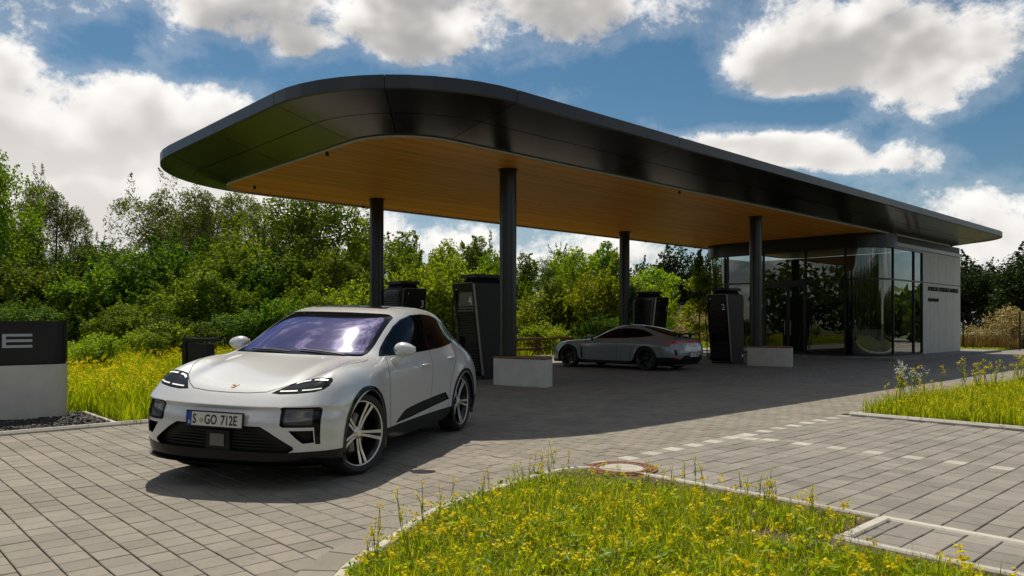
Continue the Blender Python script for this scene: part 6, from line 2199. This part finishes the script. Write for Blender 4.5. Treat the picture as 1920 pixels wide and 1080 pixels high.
def near_edge(poly, P, d):
    """distance-like test: keep what is at least d from the outline"""
    ok = np.ones(len(P), bool)
    n = len(poly)
    for i in range(n):
        a, b = np.array(poly[i]), np.array(poly[(i + 1) % n])
        ab = b - a
        L2 = ab @ ab
        if L2 < 1e-9:
            continue
        t = np.clip(((P - a) @ ab) / L2, 0, 1)
        q = a + t[:, None] * ab
        ok &= ((P - q) ** 2).sum(1) > d * d
    return ok


def noise2(P, s, seed=0):
    """cheap smooth noise for patches"""
    r = np.random.default_rng(seed)
    v = np.zeros(len(P))
    for k in range(5):
        d = unit(r.normal(size=2)) * s * (1 + .7 * k)
        v += np.sin(P @ d + r.uniform(0, 6.28)) / (1 + .6 * k)
    return v / 2.2


def flower_heads(name, P, z, size, mat, r, per=9, spread=.02):
    """tufts of four-petalled flowers: small quads facing up and out"""
    n = len(P)
    c = np.repeat(np.column_stack((P, z)), per, 0) + r.normal(0, 1, (n * per, 3)) * spread * np.array((1, 1, .8))
    nrm = unit(r.normal(size=(n * per, 3)) + np.array((0, -.3, .9)))
    ln = size * r.uniform(.7, 1.3, n * per)
    return fast_mesh(name, leaf_quads(c, nrm, ln, ln * .85, r), np.full(n * per, 4), mat)


r = np.random.default_rng(21)
# --- flower bed in the foreground
P = scatter(ISLAND, 60000, r, 3.0, 7.5)
keep = near_edge(ISLAND, P, .095)
bare = noise2(P, 2.3, 3) + .35 * noise2(P, 7.0, 4)
uvp = (P - B0) @ np.stack((U, V), 1)
corner = np.exp(-(((uvp[:, 0] + 6.32) / .22) ** 2 + ((uvp[:, 1] + 10.35) / .40) ** 2))
keep &= (.45 * bare + .6 * noise2(P, 13.0, 6) > -.40) & (r.uniform(0, 1, len(P)) > corner * .92)
P = P[keep]
tall = np.clip(.5 + .5 * noise2(P, 1.3, 8), 0, 1)
tc_ = scatter(ISLAND, 130, r, 3.5, 7.2)                       # tufts
tuft = np.max(np.exp(-((P[:, None, :] - tc_[None]) ** 2).sum(-1) / .0035), 1)
uvp = (P - B0) @ np.stack((U, V), 1)
low_ = np.where(uvp[:, 1] > -10.62, np.clip((-6.10 - uvp[:, 0]) / .8, .14, 1), np.clip((-6.84 - uvp[:, 0]) / .6, .2, 1))
hg = (.035 + .115 * r.uniform(0, 1, len(P)) ** 1.5 * (.5 + .8 * tall)) * (1 + 1.0 * tuft) * low_
dk = np.min(np.stack([np.linalg.norm(P - np.array(q), axis=1) for q in ISLAND[:-2]]), 0)
hg *= np.clip(.22 + dk * 2.0, .22, 1) * np.clip((np.linalg.norm(P - mh, axis=1) - .25) * .85, .16, 1)
tag(obj('grass', blades('grass', np.column_stack((P, np.full(len(P), .006))), hg, r.uniform(.0035, .0085, len(P)), M['grass'], r, .5)), 'bright green grass of the flower bed in front of the white car', 'grass', kind='stuff')
# broad-leaved ground cover between the blades
Q = scatter(ISLAND, 22000, r, 3.0, 7.5)
qb = noise2(Q, 2.3, 3) + .35 * noise2(Q, 7.0, 4)
Q = Q[near_edge(ISLAND, Q, .10) & (qb > -.75)]
uvq = (Q - B0) @ np.stack((U, V), 1)
lq = np.where(uvq[:, 1] > -10.62, np.clip((-6.10 - uvq[:, 0]) / .8, .14, 1), np.clip((-6.84 - uvq[:, 0]) / .6, .2, 1)) * np.clip((np.linalg.norm(Q - mh, axis=1) - .25) * .85, .16, 1)
qz = .012 + r.uniform(0, 1, len(Q)) ** 1.5 * .11 * lq
ln = r.uniform(.012, .042, len(Q))
tag(obj('weeds', fast_mesh('weeds', leaf_quads(np.column_stack((Q, qz)), unit(r.normal(size=(len(Q), 3)) * .7 + np.array((0, 0, 1.0))), ln, ln * .5, r), np.full(len(Q), 4), M['grass_fresh'])),
    'small leafy weeds among the grass of the flower bed', 'weeds', kind='stuff')
# broad-leaved rosettes
C_ = scatter(ISLAND, 420, r, 3.2, 7.2)
C_ = C_[near_edge(ISLAND, C_, .14)]
k7 = 8
an = r.uniform(0, 6.28, (len(C_), k7))
rad = r.uniform(.02, .075, (len(C_), k7))
cc = np.stack((C_[:, 0, None] + rad * np.cos(an), C_[:, 1, None] + rad * np.sin(an), .015 + r.uniform(0, 1, an.shape) * .10), -1).reshape(-1, 3)
uvc = (cc[:, :2] - B0) @ np.stack((U, V), 1)
cc[:, 2] *= np.where(uvc[:, 1] > -10.62, np.clip((-6.10 - uvc[:, 0]) / .8, .2, 1), np.clip((-6.84 - uvc[:, 0]) / .6, .25, 1))
ln = r.uniform(.03, .085, len(cc))
tag(obj('broad_weeds', fast_mesh('broad_weeds', leaf_quads(cc, unit(r.normal(size=(len(cc), 3)) * .6 + np.array((0, 0, 1.0))), ln, ln * .42, r), np.full(len(cc), 4), M['leaf_bright'])), 'broad-leaved weeds in clumps in the flower bed', 'weeds', kind='stuff')
# straw-coloured blades
S_ = P[r.integers(0, len(P), 3600)] + r.normal(0, .01, (3600, 2))
tag(obj('straw', blades('straw', np.column_stack((S_, np.full(len(S_), .006))), r.uniform(.03, .13, len(S_)), r.uniform(.002, .005, len(S_)), M['straw'], r, .7)), 'straw-coloured dead blades among the grass of the flower bed', 'grass', kind='stuff')
# dry litter
Q = scatter(ISLAND, 9000, r, 3.45, 7.0)
ln = r.uniform(.01, .04, len(Q))
tag(obj('dry_litter', fast_mesh('dry_litter', leaf_quads(np.column_stack((Q, np.full(len(Q), .012))), unit(r.normal(size=(len(Q), 3)) * .35 + np.array((0, 0, 1.0))), ln, ln * .3, r), np.full(len(Q), 4), M['grass_dry'])),
    'dry stalks on the soil of the flower bed', 'litter', kind='stuff')
# low yellow flowers, uncounted
Q = scatter(ISLAND, 330, r, 3.5, 7.2)
Q = Q[near_edge(ISLAND, Q, .1)]
tag(obj('low_flowers', flower_heads('low_flowers', Q, .06 + .11 * r.uniform(0, 1, len(Q)), .024, M['petal'], r, 9, .016)), 'scattered small yellow flowers low in the flower bed', 'flowers', kind='stuff')


# single tall flower stalks: stem with leaves, and the blossom on top
def stalk_kind(seed, h):
    r = np.random.default_rng(seed)
    mb = MB()
    tops = []
    for k in range(3):
        a = r.uniform(0, 6.28)
        hh = h * (1 if k == 0 else r.uniform(.6, .9))
        b0 = (0, 0, 0) if k == 0 else (0, 0, h * r.uniform(.25, .5))
        e = (math.cos(a) * .10 * h * (k > 0) + r.normal(0, .03) * h, math.sin(a) * .10 * h * (k > 0) + r.normal(0, .03) * h, hh)
        m_ = ((b0[0] + e[0]) / 2 + r.normal(0, .01), (b0[1] + e[1]) / 2 + r.normal(0, .01), (b0[2] + e[2]) / 2)
        mb.tube([b0, m_, e], [.0032, .0026, .0018], 4, False)
        tops.append(e)
    n = 16
    z = r.uniform(.05, .85, n) * h
    pos = np.column_stack((r.normal(0, .022, n), r.normal(0, .022, n), z))
    ln = r.uniform(.03, .06, n) * (1.2 - z / h)
    lv = leaf_quads(pos, unit(r.normal(size=(n, 3)) + np.array((0, 0, .6))), ln, ln * .32, r)
    o0 = len(mb.v)
    mb.add([tuple(v) for v in lv], [tuple(range(4 * k, 4 * k + 4)) for k in range(n)])
    stem = mesh_from('flower_stem', mb.v, mb.f, M['grass_fresh'])
    P_ = np.array(tops)
    per = 14
    c = np.repeat(P_, per, 0) + r.normal(0, 1, (3 * per, 3)) * np.array((.011, .011, .013))
    ln = r.uniform(.010, .017, len(c))
    bl_ = fast_mesh('blossom', leaf_quads(c, unit(r.normal(size=(len(c), 3)) + np.array((0, -.3, .8))), ln, ln * .85, r), np.full(len(c), 4), M['petal'])
    return stem, bl_


STALKS = [stalk_kind(60 + k, .34) for k in range(5)]


def stalks(P, hmin, hmax, label, group, r, z=0.0, scale=1.0):
    for p in P:
        st_, bl_ = STALKS[r.integers(0, len(STALKS))]
        o = obj('flowering_plant', st_)
        s_ = r.uniform(hmin, hmax) / .34
        o.location = (p[0], p[1], z)
        o.rotation_euler = (r.normal(0, .08), r.normal(0, .08), r.uniform(0, 6.28))
        o.scale = (s_ * scale, s_ * scale, s_)
        tag(o, label, 'flower', group)
        obj('blossom', bl_, o)


edge = np.array([along(t_, -r.uniform(.10, .45)) for t_ in r.uniform(1.2, ss[-1], 26)])
edge2 = np.array([np.array(XY(-6.25 - abs(r.normal(0, .25)), v)) for v in r.uniform(-10.3, -8.0, 22)])
edge3 = scatter(ISLAND, 60, r, 3.7, 7.0)
edge3 = edge3[near_edge(ISLAND, edge3, .12)][:42]
edge = edge[inside(ISLAND, edge[:, 0], edge[:, 1])]
edge2 = edge2[inside(ISLAND, edge2[:, 0], edge2[:, 1]) & (np.linalg.norm(edge2 - mh, axis=1) > .62)]
edge = edge[np.linalg.norm(edge - mh, axis=1) > .50]
stalks(edge, .20, .36, 'yellow flowering stalk along the curved kerb of the flower bed', 'yellow stalks on the curved kerb', r)
stalks(edge2, .18, .32, 'yellow flowering stalk along the straight kerb of the flower bed', 'yellow stalks on the straight kerb', r)
stalks(edge3, .14, .24, 'short yellow flowering stalk in the middle of the flower bed', 'yellow stalks in the flower bed', r)

# --- bed by the parking bays
P = scatter(LAWN_R, 38000, r, 8.0, 21, margin=2.6)
P = P[near_edge(LAWN_R[:2], P, .10)]
tall = np.clip(.5 + .6 * noise2(P, .9, 9), 0, 1)
hg = .09 + .21 * r.uniform(0, 1, len(P)) ** 1.5 * (.5 + .8 * tall)
tag(obj('grass', blades('grass', np.column_stack((P, np.full(len(P), .03))), hg, r.uniform(.006, .013, len(P)), M['grass'], r, .4)), 'tall bright grass of the bed beside the parking bays', 'grass', kind='stuff')
Q = scatter(LAWN_R, 900, r, 8.8, 19.0, margin=1.0)
tag(obj('low_flowers', flower_heads('low_flowers', Q, .14 + .20 * r.uniform(0, 1, len(Q)), .020, M['petal'], r, 7, .02)), 'yellow flowers dotted over the bed beside the parking bays', 'flowers', kind='stuff')
E2 = np.array([np.array(XY(u, -8.05 - abs(r.normal(0, .5)))) for u in r.uniform(0.3, 10.5, 40)])
stalks(E2, .42, .72, 'tall yellow flowering stalk on the bed beside the parking bays', 'yellow stalks by the parking bays', r, .03, .9)
wl = np.array([XY(1.4 + r.normal(0, .3), -8.3 + r.normal(0, .25)) for k in range(9)])
for k, p in enumerate(wl):
    c = np.repeat(np.array([(0, 0, .5), (.05, .02, .44), (-.05, .03, .40)]), 10, 0) + r.normal(0, 1, (30, 3)) * .016
    if k == 0:
        wbl = fast_mesh('blossom', leaf_quads(c, unit(r.normal(size=(30, 3)) + np.array((0, 0, .6))), r.uniform(.014, .022, 30), r.uniform(.012, .018, 30), r), np.full(30, 4), M['petal_white'])
        wst_ = mesh_from('flower_stem', *(lambda m: (m.v, m.f))(MB().tube([(0, 0, 0), (.02, 0, .25), (0, 0, .5)], .004, 4, False).tube([(.01, 0, .25), (.05, .02, .44)], .003, 4, False).tube([(.01, 0, .22), (-.05, .03, .40)], .003, 4, False)), M['grass_fresh'])
    o = obj('flowering_plant', wst_)
    o.location = (p[0], p[1], .03)
    s_ = r.uniform(1.0, 1.5)
    o.scale = (s_, s_, s_)
    o.rotation_euler = (0, 0, r.uniform(0, 6.28))
    tag(o, 'white flowering stalk at the corner of the bed beside the parking bays', 'flower', 'white stalks by the parking bays')
    obj('blossom', wbl, o)

# --- meadow behind the car
P = scatter(MEADOW, 96000, r, 9.2, 42, margin=2.6)
gmask = ~inside(GRAVEL, P[:, 0], P[:, 1])
P = P[gmask]
dist = np.linalg.norm(P, axis=1)
tall = np.clip(.5 + .6 * noise2(P, .5, 12), 0, 1)
hg = (.16 + .42 * r.uniform(0, 1, len(P)) ** 1.3 * (.45 + .75 * tall))
bord = np.min(np.stack([np.linalg.norm(P - np.array(q), axis=1) for q in meadow_edge[::2]]), 0)
hg *= np.clip(.35 + bord * .5, .35, 1)
kp = (bord > .22) & ~((((P - B0) @ V) < .3) & (((P - B0) @ U) < -8.55))
P, hg, dist = P[kp], hg[kp], dist[kp]
tag(obj('meadow_grass', blades('meadow_grass', np.column_stack((P, np.full(len(P), .012))), hg, (.007 + .0006 * dist) * r.uniform(.7, 1.4, len(P)), M['grass_fresh'], r, .35)), 'tall green meadow grass between the sign and the shrubs', 'grass', kind='stuff')
Q = scatter(MEADOW, 4300, r, 10.4, 34, margin=1.0)
Q = Q[~inside(GRAVEL, Q[:, 0], Q[:, 1]) & (noise2(Q, .45, 14) > -.75)]
bq = np.min(np.stack([np.linalg.norm(Q - np.array(q), axis=1) for q in meadow_edge[::2]]), 0)
Q = Q[bq > .7]
qd = np.linalg.norm(Q, axis=1)
tag(obj('meadow_flowers', flower_heads('meadow_flowers', Q, .30 + .32 * r.uniform(0, 1, len(Q)), .030, M['petal'], r, 6, .028)), 'yellow wildflowers covering the meadow', 'flowers', kind='stuff')

# --- far lawn and dry grass behind the fence
P = scatter(LAWN_FAR, 16000, r, 33, 48, margin=2.0)
fl_side = ((P - fa) @ np.array((-fdir[1], fdir[0]))) > .3
A_ = P[~fl_side]
tag(obj('grass', blades('grass', np.column_stack((A_, np.full(len(A_), .03))), r.uniform(.05, .14, len(A_)), r.uniform(.02, .05, len(A_)), M['grass'], r, .4)), 'mown green lawn in front of the mesh fence', 'grass', kind='stuff')
D_ = P[fl_side]
tag(obj('dry_grass', blades('dry_grass', np.column_stack((D_, np.full(len(D_), .03))), r.uniform(.3, .8, len(D_)), r.uniform(.02, .05, len(D_)), M['grass_dry'], r, .2)), 'tall dry brown grass behind the mesh fence', 'grass', kind='stuff')

# --- woods behind the camera, which the glass and the paint reflect
W_ = []
rw_ = np.random.default_rng(77)
for k in range(44):
    a = R(43 + 245 * k / 43)
    d = rw_.uniform(40, 50) if k > 7 else 62
    cx_, cy_ = d * math.sin(a), d * math.cos(a)
    n = 900
    dd = unit(rw_.normal(size=(n, 3)))
    W_.append(leaf_quads(np.array((cx_, cy_, 4.2 if k > 9 else 2.2)) + dd * np.array((4.5, 4.5, 4.4 if k > 9 else 2.2)) * rw_.uniform(.6, 1.05, (n, 1)), unit(dd + rw_.normal(size=(n, 3)) * .5), rw_.uniform(.5, 1.1, n), rw_.uniform(.4, .9, n), rw_))
W_ = np.concatenate(W_)
tag(obj('far_wood', fast_mesh('far_wood', W_, np.full(len(W_) // 4, 4), M['leaf_dark'])), 'dark wood on the other side of the road, seen only in reflections', 'wood', kind='stuff')
